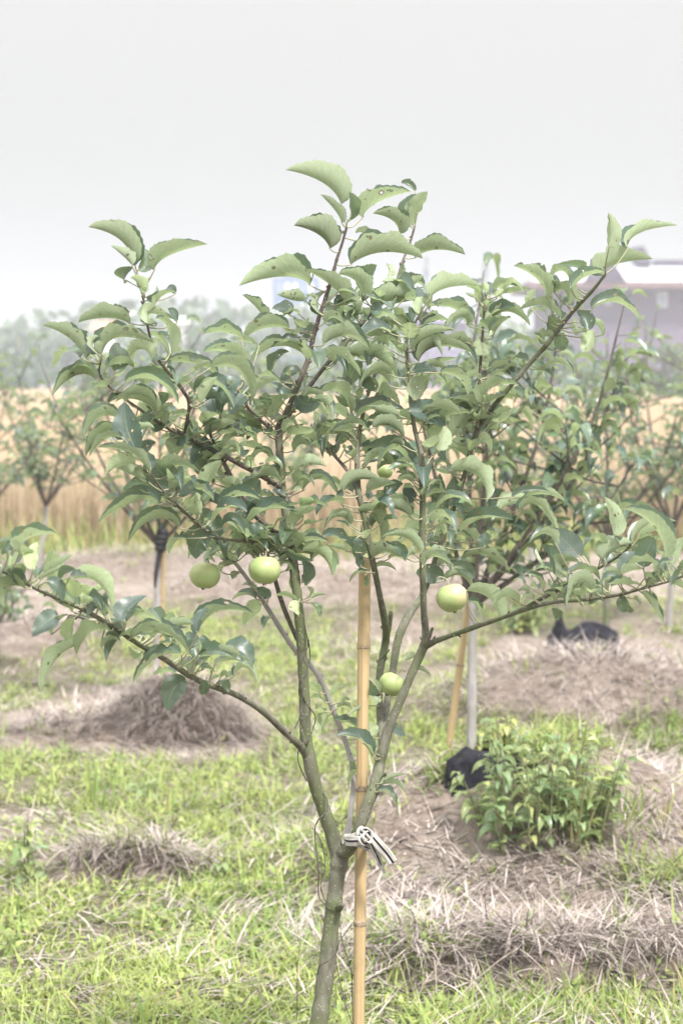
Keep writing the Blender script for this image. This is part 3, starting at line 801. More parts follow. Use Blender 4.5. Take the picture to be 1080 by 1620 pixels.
# crop origin, scale, leaves: base, middle, tip of the midrib, half width, roll (+ shows the top), fold, [age]
LEAVES = [
 (40, 330, A, [
  (585,300,500,165,328,112,80,5,62),(688,328,770,250,975,198,82,0,58),(570,305,530,260,455,195,45,-20,60),(600,330,640,270,605,210,50,50,30),
  (545,385,515,350,575,308,35,60,20),(635,455,600,400,560,380,40,-10,50,.5),(630,460,650,420,670,365,30,0,50,.4),(645,470,680,460,690,410,35,40,40),
  (690,525,730,470,800,455,30,-10,50,.3),(800,455,775,425,745,440,22,50,30),(700,610,670,560,790,600,50,-10,50),(775,780,760,640,700,590,50,-20,40),
  (810,610,790,560,755,535,25,60,30),(560,612,430,585,290,625,68,12,60),(325,800,235,690,90,610,65,12,58),(410,785,490,690,685,725,72,12,60),
  (675,808,640,755,555,712,60,-30,40),(480,875,495,790,490,710,50,75,15),(385,775,360,720,400,680,35,10,50),(770,780,720,700,665,690,45,15,50)]),
 (360, 240, A, [
  (605,280,510,165,312,87,95,3,62),(545,518,480,440,350,402,88,0,62),(440,712,300,664,52,700,98,4,62),(720,350,800,270,980,210,82,3,60),
  (1000,215,960,170,925,160,25,60,30),(915,440,880,365,775,318,62,0,60),(990,395,1005,300,1060,200,48,-60,30),(978,400,950,310,1005,220,40,50,30),
  (655,603,830,540,1018,603,96,2,62),(890,470,800,435,730,405,38,20,50),(760,465,720,430,680,430,30,-20,50),(610,380,570,310,490,230,42,0,50),
  (640,370,660,290,635,215,45,40,40),(725,770,680,690,590,665,65,0,60),(620,800,560,720,410,630,65,-10,50),(760,750,740,670,800,600,55,60,25),
  (830,690,860,640,850,590,35,-20,50),(880,705,915,640,925,590,30,-30,50),(1050,720,980,690,920,710,40,40,40),(200,900,150,830,75,770,45,0,55),
  (330,870,290,835,225,835,45,45,30),(500,870,480,800,525,735,35,0,60)]),
 (560, 280, A, [
  (325,430,440,388,597,417,66,3,60),(400,650,500,590,672,578,72,0,58),(130,720,220,650,410,665,78,3,58),(605,790,540,705,390,690,58,3,58),
  (345,730,360,680,400,660,40,-40,30),(265,865,250,790,160,760,50,-60,25),(710,750,690,690,680,640,42,-70,25,.4),(665,640,640,600,605,590,30,-30,40,.8),
  (700,620,690,590,685,565,25,-30,40,.9),(755,605,800,575,875,590,36,0,58,.2),(760,650,780,620,805,600,20,-30,40,.8),(720,755,780,705,865,700,45,45,40),
  (740,755,830,720,935,800,45,0,58),(740,860,780,790,840,750,35,-20,50),(745,830,710,790,780,755,38,60,20),(165,600,190,590,150,560,26,-30,40,1.0),(95,640,90,610,85,590,22,-60,40,1.0)]),
 (760, 330, A, [
  (355,475,295,370,175,300,62,3,58),(475,385,430,330,360,365,42,-10,50),(480,370,530,315,410,298,36,40,35),(485,430,560,365,660,348,48,25,50),
  (685,207,700,120,680,20,46,-70,35),(785,213,850,130,1050,100,52,3,58),(660,355,715,295,925,252,92,-6,55),(590,540,720,500,850,592,52,30,50),
  (460,515,450,440,385,440,55,-30,40),(385,430,390,400,370,375,28,50,30),(260,520,280,470,300,435,35,-40,40),(375,575,340,515,200,535,45,-10,50),
  (425,590,410,560,370,540,30,0,50),(395,680,385,610,370,560,38,70,20),(570,650,560,600,500,560,45,60,30),(560,620,520,640,500,600,30,-30,40),
  (650,675,620,620,585,600,30,-20,50,.3),(600,650,580,700,550,750,42,-70,25,.3),(270,715,200,695,135,715,30,-5,58,.2),(325,700,300,680,290,665,18,20,40),
  (345,725,350,680,415,715,35,-30,40),(450,750,430,700,440,655,35,80,15),(250,820,210,800,170,828,28,30,40),(330,800,360,790,395,810,25,-20,50),
  (340,840,330,810,305,830,22,60,20),(350,850,430,830,500,890,35,-5,55)]),
 (40, 560, A, [
  (380,135,270,112,130,210,58,15,58),(1030,115,880,45,710,45,48,12,58),(530,155,690,140,815,270,55,26,52),(695,260,600,215,475,245,45,10,55),
  (705,330,640,262,540,250,58,3,58),(605,525,545,400,530,255,70,75,22),(495,345,400,340,328,448,62,16,55),(505,425,410,440,318,548,55,15,50),
  (520,450,430,455,345,552,35,-5,50),(655,630,560,530,380,492,48,4,60),(670,620,650,560,615,500,35,60,30),(590,590,510,590,418,632,55,-30,35,.3),
  (895,205,855,150,820,195,40,-30,40),(735,265,735,225,710,200,28,60,30),(735,330,750,290,790,270,25,-20,40,.3),(905,200,940,150,975,135,30,40,30),
  (945,270,975,190,1020,125,42,-30,40),(1040,325,1010,220,1060,130,50,60,25),(745,390,710,385,675,360,34,70,10),(600,450,630,400,690,395,35,-10,50),
  (855,430,810,440,760,410,42,70,15),(620,520,650,490,695,465,32,60,15),(880,410,900,380,935,390,34,-50,30),(1000,410,990,370,960,340,48,80,15),
  (790,450,790,500,800,550,46,-70,20),(800,730,720,620,655,530,74,72,20),(810,755,850,690,850,630,45,75,15),(805,675,790,600,925,635,62,-40,32),
  (970,645,920,590,880,525,38,70,20),(955,720,985,640,1045,570,46,-60,20,.2),(1040,560,980,550,930,600,38,5,50),(950,745,920,700,890,665,36,75,10),
  (720,745,660,725,600,735,38,-5,55),(930,860,900,790,960,800,45,-50,30,.3),(1045,810,980,770,925,770,35,30,40),(790,150,760,95,735,80,30,20,40)]),
 (140, 680, A, [
  (378,400,250,385,72,520,62,28,50),(485,525,350,475,212,595,58,20,52),(530,580,470,595,438,668,38,10,45),(660,570,590,590,567,693,70,80,8),
  (690,570,640,490,575,425,56,75,22),(600,450,580,390,570,350,46,-60,30,.3),(700,400,650,368,590,355,32,40,30),(700,420,800,355,918,385,50,32,45),
  (910,355,870,310,820,290,50,80,10),(855,490,830,430,790,390,58,80,15),(830,580,780,520,700,485,45,20,40),(850,575,900,535,945,540,36,50,25),
  (870,200,865,160,880,125,30,-70,30,1.0),(815,150,835,125,858,105,18,60,30),(800,135,790,100,780,60,15,-40,30,.6),(1040,350,1010,330,985,315,22,50,20),
  (720,700,755,680,795,690,22,50,20),(710,760,740,722,810,725,26,-10,50),(650,720,640,690,680,710,22,-20,60,.4),(755,770,780,780,770,805,22,60,10),
  (940,665,980,645,1020,675,20,30,40),(925,665,910,620,870,600,22,50,20),(790,660,760,620,700,600,30,-20,45),(1000,640,960,590,1010,560,28,10,50),
  (1040,640,1020,590,1050,560,26,-30,40)]),
 (360, 720, A, [
  (115,362,210,290,370,283,62,28,50),(350,190,368,120,320,58,34,-60,20,.4),(305,215,270,200,240,185,20,40,30),(390,290,450,258,537,278,28,12,50,.3),
  (345,400,380,330,470,280,42,-50,30,.3),(400,345,370,310,330,290,22,30,30),(365,498,440,455,545,460,35,18,50),(500,440,600,445,668,550,38,30,45),
  (640,515,590,500,540,490,26,-20,45),(395,515,500,540,548,652,52,-5,50,.4),(720,540,690,480,640,445,44,75,15),(315,500,360,530,455,560,26,50,20),
  (400,680,430,620,390,560,34,70,10),(350,720,355,670,355,615,24,-70,25,.5),(620,200,700,130,845,140,50,5,55,.2),(610,225,600,200,615,170,18,60,10),
  (690,300,790,340,826,472,56,-8,50,.3),(980,330,880,285,770,300,48,-15,45),(985,310,930,250,890,220,46,-60,20),(1000,240,965,210,940,180,36,75,5),
  (840,215,880,170,935,160,32,80,20),(815,280,830,230,900,200,40,-30,40),(1030,530,950,445,830,458,42,0,58),(775,550,840,520,925,530,56,-15,50),
  (950,550,920,500,890,485,28,70,20),(860,555,900,540,955,565,20,-20,30,.3),(780,605,840,590,900,612,22,20,45),(740,625,690,635,655,685,22,10,40),
  (735,640,740,680,745,700,14,60,10),(715,600,700,560,680,535,22,70,10),(380,780,370,820,385,860,38,-40,25,.7),(370,780,310,755,260,750,28,10,50,.4),
  (440,790,470,825,490,865,30,20,35,.3),(440,770,480,752,525,740,20,0,50,.4),(430,760,440,720,420,700,18,-50,30,.8),(420,700,435,670,440,640,20,50,20),
  (215,770,190,735,150,710,30,60,20),(180,330,140,290,60,265,40,20,45),(100,440,60,380,10,330,48,20,40),(230,440,200,400,250,370,28,-10,50,.3),
  (260,490,230,450,280,420,28,20,50),(190,510,150,480,120,440,30,-20,45),(300,620,320,590,300,560,22,-20,50),(690,440,700,470,715,500,20,60,10)]),
 (600, 700, A, [
  (360,100,400,35,520,148,62,-15,45),(375,150,530,180,597,318,68,-12,50),(520,125,545,150,560,180,22,70,10),(350,375,320,280,305,165,42,75,20),
  (385,345,400,260,400,180,38,75,20),(160,395,100,335,5,350,55,-20,40),(190,300,155,275,130,250,32,75,10),(350,540,300,510,255,490,46,75,5),
  (260,600,310,580,360,575,30,-20,40),(430,480,560,405,712,418,56,42,45),(540,560,490,505,415,495,40,-20,40),(560,560,560,520,575,480,30,75,20),
  (610,520,600,480,570,465,24,0,40),(480,435,450,370,400,325,32,50,20),(465,795,590,840,655,985,60,-25,40,.2),(470,850,520,875,540,960,32,20,40),
  (440,620,580,605,690,703,40,5,55),(385,660,460,680,503,735,36,60,15),(345,740,430,710,500,780,38,-10,50),(240,660,290,612,380,660,38,5,45),
  (345,720,260,700,190,700,45,80,10),(310,650,350,645,375,695,26,-15,40)]),
 (800, 760, 3.857, [
  (78,190,190,150,345,335,52,20,55),(-40,190,60,140,215,150,58,-10,50),(110,105,240,85,357,130,42,5,55),(35,100,130,65,270,62,32,45,40),
  (225,665,190,600,122,570,33,15,50),(310,400,240,325,130,372,45,-5,50),(450,470,370,380,260,300,64,75,20),(310,580,290,480,215,405,55,55,25),
  (265,570,215,480,185,415,22,-20,30),(370,590,350,500,460,505,60,-30,45),(385,570,490,545,583,603,42,-5,50),(300,620,318,612,310,640,16,10,40),
  (350,690,310,660,270,655,26,10,45),(300,740,270,698,235,685,28,15,45),(455,755,400,695,360,690,28,30,40),(320,850,310,810,285,780,28,75,15),
  (600,490,655,440,768,425,85,-15,55),(660,335,665,240,590,105,50,-65,35),(770,385,850,280,1038,240,48,-5,50),(972,482,905,290,718,185,84,10,58),
  (840,530,860,430,900,340,58,75,20),(800,445,780,420,770,400,18,50,20),(700,560,740,480,800,450,40,50,25),(705,575,770,550,835,530,45,-30,35),
  (930,500,950,460,920,430,32,-20,40),(530,620,540,690,510,760,40,60,20),(690,640,630,600,575,650,38,30,40),(590,600,650,562,720,610,32,-10,45),
  (635,650,740,630,835,650,24,0,50),(460,690,490,665,520,650,30,-30,40),(860,655,980,620,1120,700,58,5,50),(820,680,885,765,945,888,50,10,45),
  (720,700,720,760,780,800,36,60,15),(775,720,800,735,830,760,22,-10,40),(900,730,890,700,880,670,18,-40,30,.6),(1055,480,1060,410,1100,350,46,-60,30),
  (1075,540,1085,510,1090,480,22,60,10)]),
 (0, 780, A, [
  (105,320,160,240,308,228,64,10,58),(80,400,110,325,190,315,32,-20,40,.6),(175,410,170,330,195,255,36,-70,20,.9),(50,320,60,270,75,225,22,50,20),
  (40,310,20,280,0,255,36,75,20),(45,400,45,350,45,315,16,-60,20,.6),(115,435,120,400,115,370,18,-50,20,.7),(125,490,85,440,30,415,36,60,20),
  (135,510,50,505,20,612,64,-15,50,.3),(285,478,280,400,270,300,55,-75,25,.7),(325,480,350,420,400,395,32,30,30),(370,455,410,430,468,440,25,40,20),
  (245,475,310,500,345,582,36,60,20),(405,560,380,500,335,455,40,-60,20,1.0),(390,460,520,480,600,620,66,-20,40,.4),(475,570,520,525,580,490,30,-40,25,1.0),
  (480,560,450,520,420,480,36,-50,20,1.0),(500,620,550,610,605,640,26,10,40),(315,655,250,690,182,778,50,70,15),(275,755,310,690,365,645,28,-20,40),
  (400,665,370,730,405,800,46,-50,20,.6),(590,735,480,750,420,875,58,-25,40,.2),(415,815,300,895,240,1068,56,-10,50,.2),(545,830,590,785,640,800,26,-10,40),
  (660,715,630,700,605,700,22,50,10),(665,690,690,620,790,560,64,45,30),(670,710,700,660,765,635,38,-20,45),(755,850,720,850,690,810,28,-40,30,.5)]),
 (180, 900, A, [
  (85,375,260,345,402,460,64,28,50),(450,365,540,235,752,232,58,5,58),(445,350,450,270,510,212,32,50,20),(440,480,420,400,390,335,40,70,15),
  (450,480,480,420,470,350,36,75,15),(455,440,455,410,455,378,12,-60,30,.9),(590,430,680,430,752,515,58,60,20),(485,490,600,450,750,520,38,-20,40),
  (530,520,640,490,740,545,38,20,45),(360,460,230,475,98,620,58,30,45),(345,530,390,520,440,520,30,-20,40),(390,600,320,645,298,757,56,80,8),
  (480,675,480,630,470,600,26,75,10),(560,600,590,615,612,660,28,50,20),(510,600,540,585,565,580,18,-20,40,.3),(570,580,600,565,627,580,20,-20,40,.3),
  (520,545,490,525,455,520,22,30,30),(760,160,700,138,625,160,32,30,40),(790,190,740,225,690,300,44,-50,20,.5),(825,155,790,130,760,100,30,60,15),
  (840,260,810,265,795,320,24,50,20),(760,120,725,92,685,85,22,-20,40)]),
 (440, 960, A, [
  (220,460,195,430,165,400,26,-60,20,.8),(270,475,300,440,335,405,20,-60,20,.8),(250,510,215,485,175,475,26,-10,30,.3),(250,560,220,540,195,548,20,-10,30,.3),
  (270,580,235,620,220,695,36,-40,20,.6),(315,545,355,528,398,550,22,-15,40,.3),(330,510,360,500,385,500,16,-30,30,.3),(480,530,430,550,372,590,22,0,40),
  (445,680,380,622,290,605,34,28,40),(505,790,430,705,305,685,48,32,35),(495,690,490,650,480,610,38,-70,20,.4),(500,800,480,760,445,730,26,-30,30),
  (520,780,520,740,530,710,22,-30,30),(545,465,520,420,505,385,25,-40,30),(540,470,500,440,480,385,28,75,10),(545,480,520,490,500,470,25,-50,20),
  (735,265,700,270,670,290,24,-50,20),(730,340,770,345,810,380,22,-20,40),(605,660,640,660,680,690,30,60,10),(470,890,410,890,375,970,28,-10,40,.4),
  (545,945,610,915,680,895,20,-30,30),(545,960,620,945,675,990,26,-20,40),(530,990,590,1000,630,1090,30,26,40),(400,880,395,850,390,825,18,60,10)]),
 (320, 480, A, [
  (210,185,110,155,12,178,52,12,58),(465,135,330,130,210,183,66,5,58),(300,235,240,205,180,195,32,-15,40),(545,275,400,225,235,302,58,12,50),
  (225,350,130,262,0,265,62,3,58),(370,375,400,300,460,250,45,30,30),(45,345,190,360,262,522,72,8,45),(215,405,110,480,90,600,55,60,20),
  (0,530,40,460,80,390,42,-20,40),(230,490,180,530,150,600,36,70,15),(310,670,200,640,78,700,52,-5,50),(335,690,280,695,240,742,28,40,20),
  (350,550,340,510,350,475,28,75,10),(385,610,400,540,490,480,54,-40,25),(505,490,560,540,640,525,42,75,20),(590,550,660,535,700,630,38,0,50),
  (625,478,740,480,790,598,66,-15,40),(645,222,770,175,888,250,62,8,55),(775,270,930,290,1040,390,62,-5,55),(855,310,800,370,790,440,44,75,20),
  (930,460,880,400,850,350,36,60,20),(970,525,970,470,960,415,38,-70,20,.5),(825,612,930,560,1085,580,58,24,50),(575,742,720,700,908,805,62,3,55),
  (740,650,830,642,890,690,32,-10,45),(490,785,530,752,577,775,32,-10,45),(690,760,700,790,705,815,25,75,10),(590,190,560,150,520,115,40,70,20),
  (480,160,500,120,490,95,28,-20,40),(770,60,800,36,830,50,26,50,20),(760,95,820,62,870,60,32,-10,50),(720,130,690,60,640,0,54,70,20),
  (720,130,745,60,770,-10,28,-20,50),(870,190,970,180,1080,270,56,-10,45),(640,260,680,290,700,330,30,-20,45),(430,520,410,470,350,430,36,40,30)]),
 (560, 500, A, [
  (320,185,390,105,548,82,48,5,58),(345,245,440,160,645,165,70,16,58),(540,165,600,185,655,265,33,38,35),(310,300,370,280,435,300,36,45,10),
  (350,440,350,370,400,320,58,-50,20),(455,300,560,335,620,420,48,-5,50),(290,510,400,520,485,590,60,60,20),(205,550,370,580,400,685,82,-20,40),
  (460,720,475,650,470,590,40,-60,20,.2),(450,540,530,525,618,515,46,-10,45),(520,658,620,572,780,552,64,0,55),(620,695,590,655,535,650,28,60,20),
  (660,490,600,448,525,450,33,10,45),(680,470,740,378,880,355,56,5,50),(730,335,770,312,810,325,22,-20,40,.2),(685,210,680,160,690,105,42,-75,15,.2),
  (160,450,160,400,155,350,38,-70,20,.2),(100,735,220,705,350,775,60,68,15),(100,600,190,585,285,640,52,-5,50)]),
]

FOL = {k_: MB() for k_ in KEYS}
PET = {k_: MB() for k_ in KEYS}
CAMV = -FWD


def add_leaf(b, m, t, hw, roll, fold, hint, age, key, root, rng, ns=22, nu=3, tone=None):
    T = nrm(t - b)
    Cv = nrm(CAMP - m); B0 = nrm(Cv - T * np.dot(Cv, T)); N0 = np.cross(T, B0)
    if np.dot(N0, hint) < 0: N0 = -N0
    r = math.radians(roll)
    Nn = N0 * math.cos(r) + B0 * math.sin(r); Bn = B0 * math.cos(r) - N0 * math.sin(r)
    leaf(FOL[key], b, m, t, hw, Nn, Bn, math.radians(fold), rng, age, ns, nu, tone=tone)
    if root is not None:
        c = 2 * m - 0.5 * (b + t)
        d = nrm(c - b)
        L_ = np.linalg.norm(root - b)
        ctrl = (root + b) / 2 - d * min(L_, 0.03) * 0.18
        tube(PET[key], [root, ctrl, b, b + d * 0.004], [0.0012, 0.0010, 0.0009, 0.0005], 5, 4)


leaf_rng = np.random.default_rng(77)
mb_count = 0
for (ox, oy, sc_, lst) in LEAVES:
    for e in lst:
        bx, by, mx, my, tx_, ty_, w_, roll, fold = e[:9]
        age = e[9] if len(e) > 9 else max(0, leaf_rng.normal(0.02, 0.06))
        q = [(ox + bx / sc_, oy + by / sc_), (ox + mx / sc_, oy + my / sc_), (ox + tx_ / sc_, oy + ty_ / sc_)]
        wpx = w_ / sc_
        # nearest branch point, liking ones below the leaf base
        dpx = ALLP[:, 4] - q[0][0]; dpy = ALLP[:, 5] - q[0][1]
        cost = np.hypot(dpx, dpy) + np.where(dpy < -4, 25, 0) + np.where(ALLP[:, 3] > 0.006, 12, 0)
        j = int(np.argmin(cost)); key = KEYS[int(ALLP[j, 6])]
        root = ALLP[j, :3]
        D0 = (root - CAMP) @ FWD + leaf_rng.normal(-0.012, 0.02)
        sgn = leaf_rng.choice([-1, 1]); dz = leaf_rng.uniform(0.0, 0.035) * sgn
        k3 = 1.0
        b = P(*q[0], D0); m = P(*q[1], D0 + dz * 0.45); t = P(*q[2], D0 + dz)
        sc3 = M0 * D0 / 3.0
        chord = (np.array(q[0]) + np.array(q[2])) / 2
        hv = np.array([q[1][0] - chord[0], q[1][1] - chord[1]])
        hint = RT * hv[0] - UP * hv[1]
        if np.linalg.norm(hv) < 3: hint = UP + 0.01 * RT
        # visible height of near half = hw*sin(fold - roll): recover the real half width for side-on leaves
        real = wpx * (1.32 if abs(roll) < 35 else 1.24)
        add_leaf(b, m, t, real * sc3, roll + leaf_rng.normal(0, 3), fold + leaf_rng.normal(0, 4), hint, age, key, root, leaf_rng)
        mb_count += 1

# small fill leaves growing from the twigs inside the crown
fill_keys = {'leader': 16, 'leader_right': 34, 'left_mid': 30, 'left_high': 16, 'dark_arm': 22, 'left_low_arm': 26, 'inner_arm': 16, 'low_left': 30, 'low_left_side': 3,
             'right': 44, 'low_right': 22, 'low_right_side': 16, 'middle': 40, 'middle_left': 14, 'back_right': 40, 'upright_shoot': 16, 'back_grey': 12, 'spur': 12, 'left': 22}
for key, cnt in fill_keys.items():
    cnt = int(cnt * 1.25)
    c = BPTS[key]
    for _ in range(cnt):
        for _try in range(20):
            j = leaf_rng.integers(4, len(c) - 1)
            px_, py_ = c[j, 4], c[j, 5]
            if key in ('right', 'middle', 'back_right', 'left', 'back_grey', 'spur') and py_ > 900: continue
            if key in ('leader', 'leader_right') and py_ < 470: continue
            if key == 'left_mid' and py_ < 560: continue
            if key == 'low_left' and px_ > 345: continue
            if key == 'low_right' and px_ < 790: continue
            if key == 'back_right' and py_ < 640: continue
            break
        else:
            continue
        root = c[j, :3]
        a = leaf_rng.uniform(0, 6.283)
        out = np.array([math.cos(a), math.sin(a) * 0.8, leaf_rng.uniform(0.1, 0.9)]); out = nrm(out)
        pl = leaf_rng.uniform(0.012, 0.035)
        Ln = leaf_rng.uniform(0.020, 0.058)
        b = root + out * pl
        h = nrm(np.array([out[0], out[1], 0.0]))
        m = b + h * Ln * 0.45 + np.array([0, 0, Ln * leaf_rng.uniform(0.0, 0.35)])
        t = b + h * Ln * 0.9 + np.array([0, 0, Ln * leaf_rng.uniform(-0.40, 0.45)])
        T = nrm(t - b); Bn = nrm(np.cross(T, [0, 0, 1.0])); ro = leaf_rng.normal(0, 0.35)
        Nn = nrm(np.cross(Bn, T)); Nn = Nn if Nn[2] > 0 else -Nn
        Nn, Bn = Nn * math.cos(ro) + Bn * math.sin(ro), Bn * math.cos(ro) - Nn * math.sin(ro)
        leaf(FOL[key], b, m, t, Ln * leaf_rng.uniform(0.27, 0.36), Nn, Bn, math.radians(leaf_rng.uniform(20, 55)), leaf_rng,
             max(0, leaf_rng.normal(0.05, 0.12)), 16, 3)
        tube(PET[key], [root, root * 0.5 + b * 0.5 + np.array([0, 0, -0.002]), b, b + nrm(m - b) * 0.005], [0.0013, 0.001, 0.0009, 0.0005], 5, 3)

M_pet = simple('petiole', (0.30, 0.33, 0.20), (0.38, 0.33, 0.25), 60, 0.6)
import mathutils


def sub(o, parent):
    """hang o under a part of a thing, keeping world place"""
    o.parent = parent
    root = parent.parent
    o.matrix_parent_inverse = mathutils.Matrix.Identity(4)
    return o


for key in KEYS:
    nl_ = sum(len(f_) for f_ in FOL[key].F)
    if not nl_: continue
    mbx = MB()
    for g_ in (FOL[key], PET[key]):
        if g_.n: mbx.add(np.concatenate(g_.V), np.concatenate(g_.F), np.concatenate(g_.U), np.concatenate(g_.R))
    o = sub(mbx.build('leaves', M_leaf), BOBJ[key])
    o.data.materials.append(M_pet)
    mi = np.zeros(len(o.data.polygons), np.int32); mi[nl_:] = 1
    o.data.polygons.foreach_set('material_index', mi)
# stubs: same convention
for o in COL.objects:
    if o.name.startswith('stub'): o.matrix_parent_inverse = mathutils.Matrix.Identity(4)


# ------------------------------------------------------------------ apples
def apple(px, py, rpx, dcm, parent, tilt, hang, label, root_px=None, blush=0.5, bdir=(0.5, -0.3, 0.8)):
    D = 3 + dcm / 100.0
    c = P(px, py, D); R_ = rpx * M0 * D / 3.0
    nu_, nv_ = 32, 24
    V = []
    th = np.linspace(0, math.pi, nv_ + 1)
    ax = nrm(np.array(tilt, float)); u = nrm(np.cross(ax, [0, 1, 0.1])); v = np.cross(ax, u)
    arng = np.random.default_rng(int(px))
    ribs = arng.uniform(0, 6.28)
    for t in th:
        for a in np.arange(nu_) / nu_ * 2 * math.pi:
            r = R_ * (1.0 + 0.06 * math.sin(t) ** 2 - 0.20 * math.exp(-(t / 0.28) ** 2) - 0.14 * math.exp(-((math.pi - t) / 0.22) ** 2) + 0.012 * math.cos(5 * a + ribs) * math.sin(t / 2) ** 4)
            sx = math.sin(t)
            V.append(c + ax * r * math.cos(t) * 0.95 + (u * math.cos(a) + v * math.sin(a)) * r * sx * (1.0 + 0.03 * math.cos(t) + 0.035 * math.cos(a + ribs)))
    V = np.array(V)
    idx = np.arange((nv_ + 1) * nu_).reshape(nv_ + 1, nu_); nx = np.roll(idx, -1, 1)
    Fq = np.stack([idx[:-1], idx[1:], nx[1:], nx[:-1]], -1).reshape(-1, 4)
    d = (V - c) / R_
    bl = np.clip((d @ nrm(np.array(bdir, float)) - 0.25) * 1.1, 0, 1) * blush
    mb = MB(); mb.add(V, Fq, None, np.stack([bl, bl * 0, bl * 0], -1))
    o = mb.build('apple', M_apple, TREE)
    if label: o['label'] = label
    mb = MB()
    p0 = c + ax * R_ * 0.72
    rt = P(*root_px, D - 0.0) if root_px else p0 + ax * 0.03
    tube(mb, [p0, p0 + ax * R_ * 0.5, rt * 0.6 + (p0 + ax * R_ * 0.5) * 0.4 + np.array([0, 0, 0.003]), rt], [0.0011, 0.001, 0.001, 0.0015], 6, 5)
    sub(mb.build('stem', M_pet), o)
    mb = MB(); q0 = c - ax * R_ * 0.80
    for k_ in range(5):
        a = k_ / 5 * 6.283
        dd = u * math.cos(a) + v * math.sin(a)
        tube(mb, [q0 + dd * 0.001, q0 - ax * R_ * 0.14 + dd * 0.0022, q0 - ax * R_ * 0.22 + dd * 0.0012], [0.0009, 0.0008, 0.0003], 5, 3)
    sub(mb.build('calyx', M_core), o)


apple(324, 910, 23.2, -13, TREE, (0.12, 0.1, 1), 0, 'shaded green apple hanging leftmost, dark calyx below', (353, 870), 0.45, (-0.3, -0.3, 0.9))
apple(419.5, 902, 24.2, -15, TREE, (0.05, 0.15, 1), 0, 'green apple beside the left limb with a small dark spot', (424, 872), 0.35, (0.5, -0.3, 0.8))
apple(714, 946, 24.0, -7, TREE, (-0.25, 0.1, 1), 0, 'green apple blushed pink at its right shoulder', (690, 915), 0.95, (0.75, -0.35, 0.6))
apple(620, 1083, 19.5, 2, TREE, (0.45, 0.1, 0.9), 0, 'smallest clear green apple tucked in the right fork', (640, 1062), 0.2)
apple(608, 746, 12, 16, TREE, (0.1, 0.1, 1), 0, 'pale green apple half hidden high in the crown', (607, 715), 0.2)

# ------------------------------------------------------------------ bamboo stake
sb = P(566, 1720, 3.03); sb[2] = gz(sb[0], sb[1])
STK = empty('bamboo_stake', sb, 'thick yellow bamboo stake tied to the near apple tree', 'stake')
mb = MB(); axp, axr = [], []
nodes_y = [815, 1022, 1247, 1461, 1680]


def stake_x(y): return 577 - (y - 880) * (10.0 / 760.0)


for y in np.arange(886, 1790, 6.0):
    d = min(abs(y - q) for q in nodes_y)
    side = [q - y for q in nodes_y if abs(q - y) == d][0]
    r = 9.3 + (0.9 if d < 5 else 0) + 0.35 * math.exp(-(d / 26.0) ** 2) + (0.35 if y < 1022 else 0)
    axp.append(P(stake_x(y), y, 3.015)); axr.append(r * M0)
tube(mb, axp[::-1], axr[::-1], 20, 1, 0.0, 0, smooth=False)
mb.build('pole', M_bamboo, STK)
for q in nodes_y[1:]:
    mb = MB()
    tube(mb, [P(stake_x(q + s), q + s, 3.015) for s in (5.5, 3.5, 1, -1, -3.5, -5)], [r_ * M0 for r_ in (9.6, 10.5, 10.2, 11.0, 10.3, 9.6)], 22, 1, 0.02, int(q), smooth=False)
    mb.build('node_ring', M_node, STK)

# ------------------------------------------------------------------ cloth tie
tie_c = P(566, 1331, 3.0)
TIE = empty('cloth_tie', tie_c, 'white cloth strip with black stripe knotted around stake and fork', 'cloth tie')


def ribbon(mb, pts, widths, wdir, thick=0.0012, per=6, crumple=0.0, seed=0):
    pr = np.hstack([np.asarray(pts, float), np.asarray(widths, float)[:, None], np.asarray(wdir, float)])
    c = catmull(pr, per); p = c[:, :3]; T = np.gradient(p, axis=0); T /= np.linalg.norm(T, axis=1, keepdims=True) + 1e-12
    rr = np.random.default_rng(seed); nw = 8; V = []; UVs = []
    ph = rr.uniform(0, 6.28, 3)
    for i in range(len(p)):
        wd = c[i, 4:7] - T[i] * np.dot(c[i, 4:7], T[i]); wd = nrm(wd); nn = np.cross(T[i], wd)
        ring = []
        for s in (1, -1):
            us = np.linspace(-1, 1, nw) if s == 1 else np.linspace(1, -1, nw)
            for u in us:
                cr = crumple * (math.sin(u * 5 + ph[0] + i * 0.25) + 0.6 * math.sin(u * 9 + ph[1] - i * 0.4))
                ring.append(p[i] + wd * u * c[i, 3] + nn * (s * thick * 0.5 + cr)); UVs.append(((u + 1) / 2, i * 0.05))
        V.extend(ring)
    R = 2 * nw; rows = len(p)
    idx = np.arange(rows * R).reshape(rows, R); nx = np.roll(idx, -1, 1)
    Fq = np.stack([idx[:-1], nx[:-1], nx[1:], idx[1:]], -1).reshape(-1, 4)
    caps = []
    for r0 in (0, (rows - 1) * R):
        for a_ in range(nw - 1):
            caps.append((r0 + a_, r0 + a_ + 1, r0 + R - 2 - a_, r0 + R - 1 - a_))
    mb.add(np.array(V), np.concatenate([Fq, np.array(caps)]), np.array(UVs))


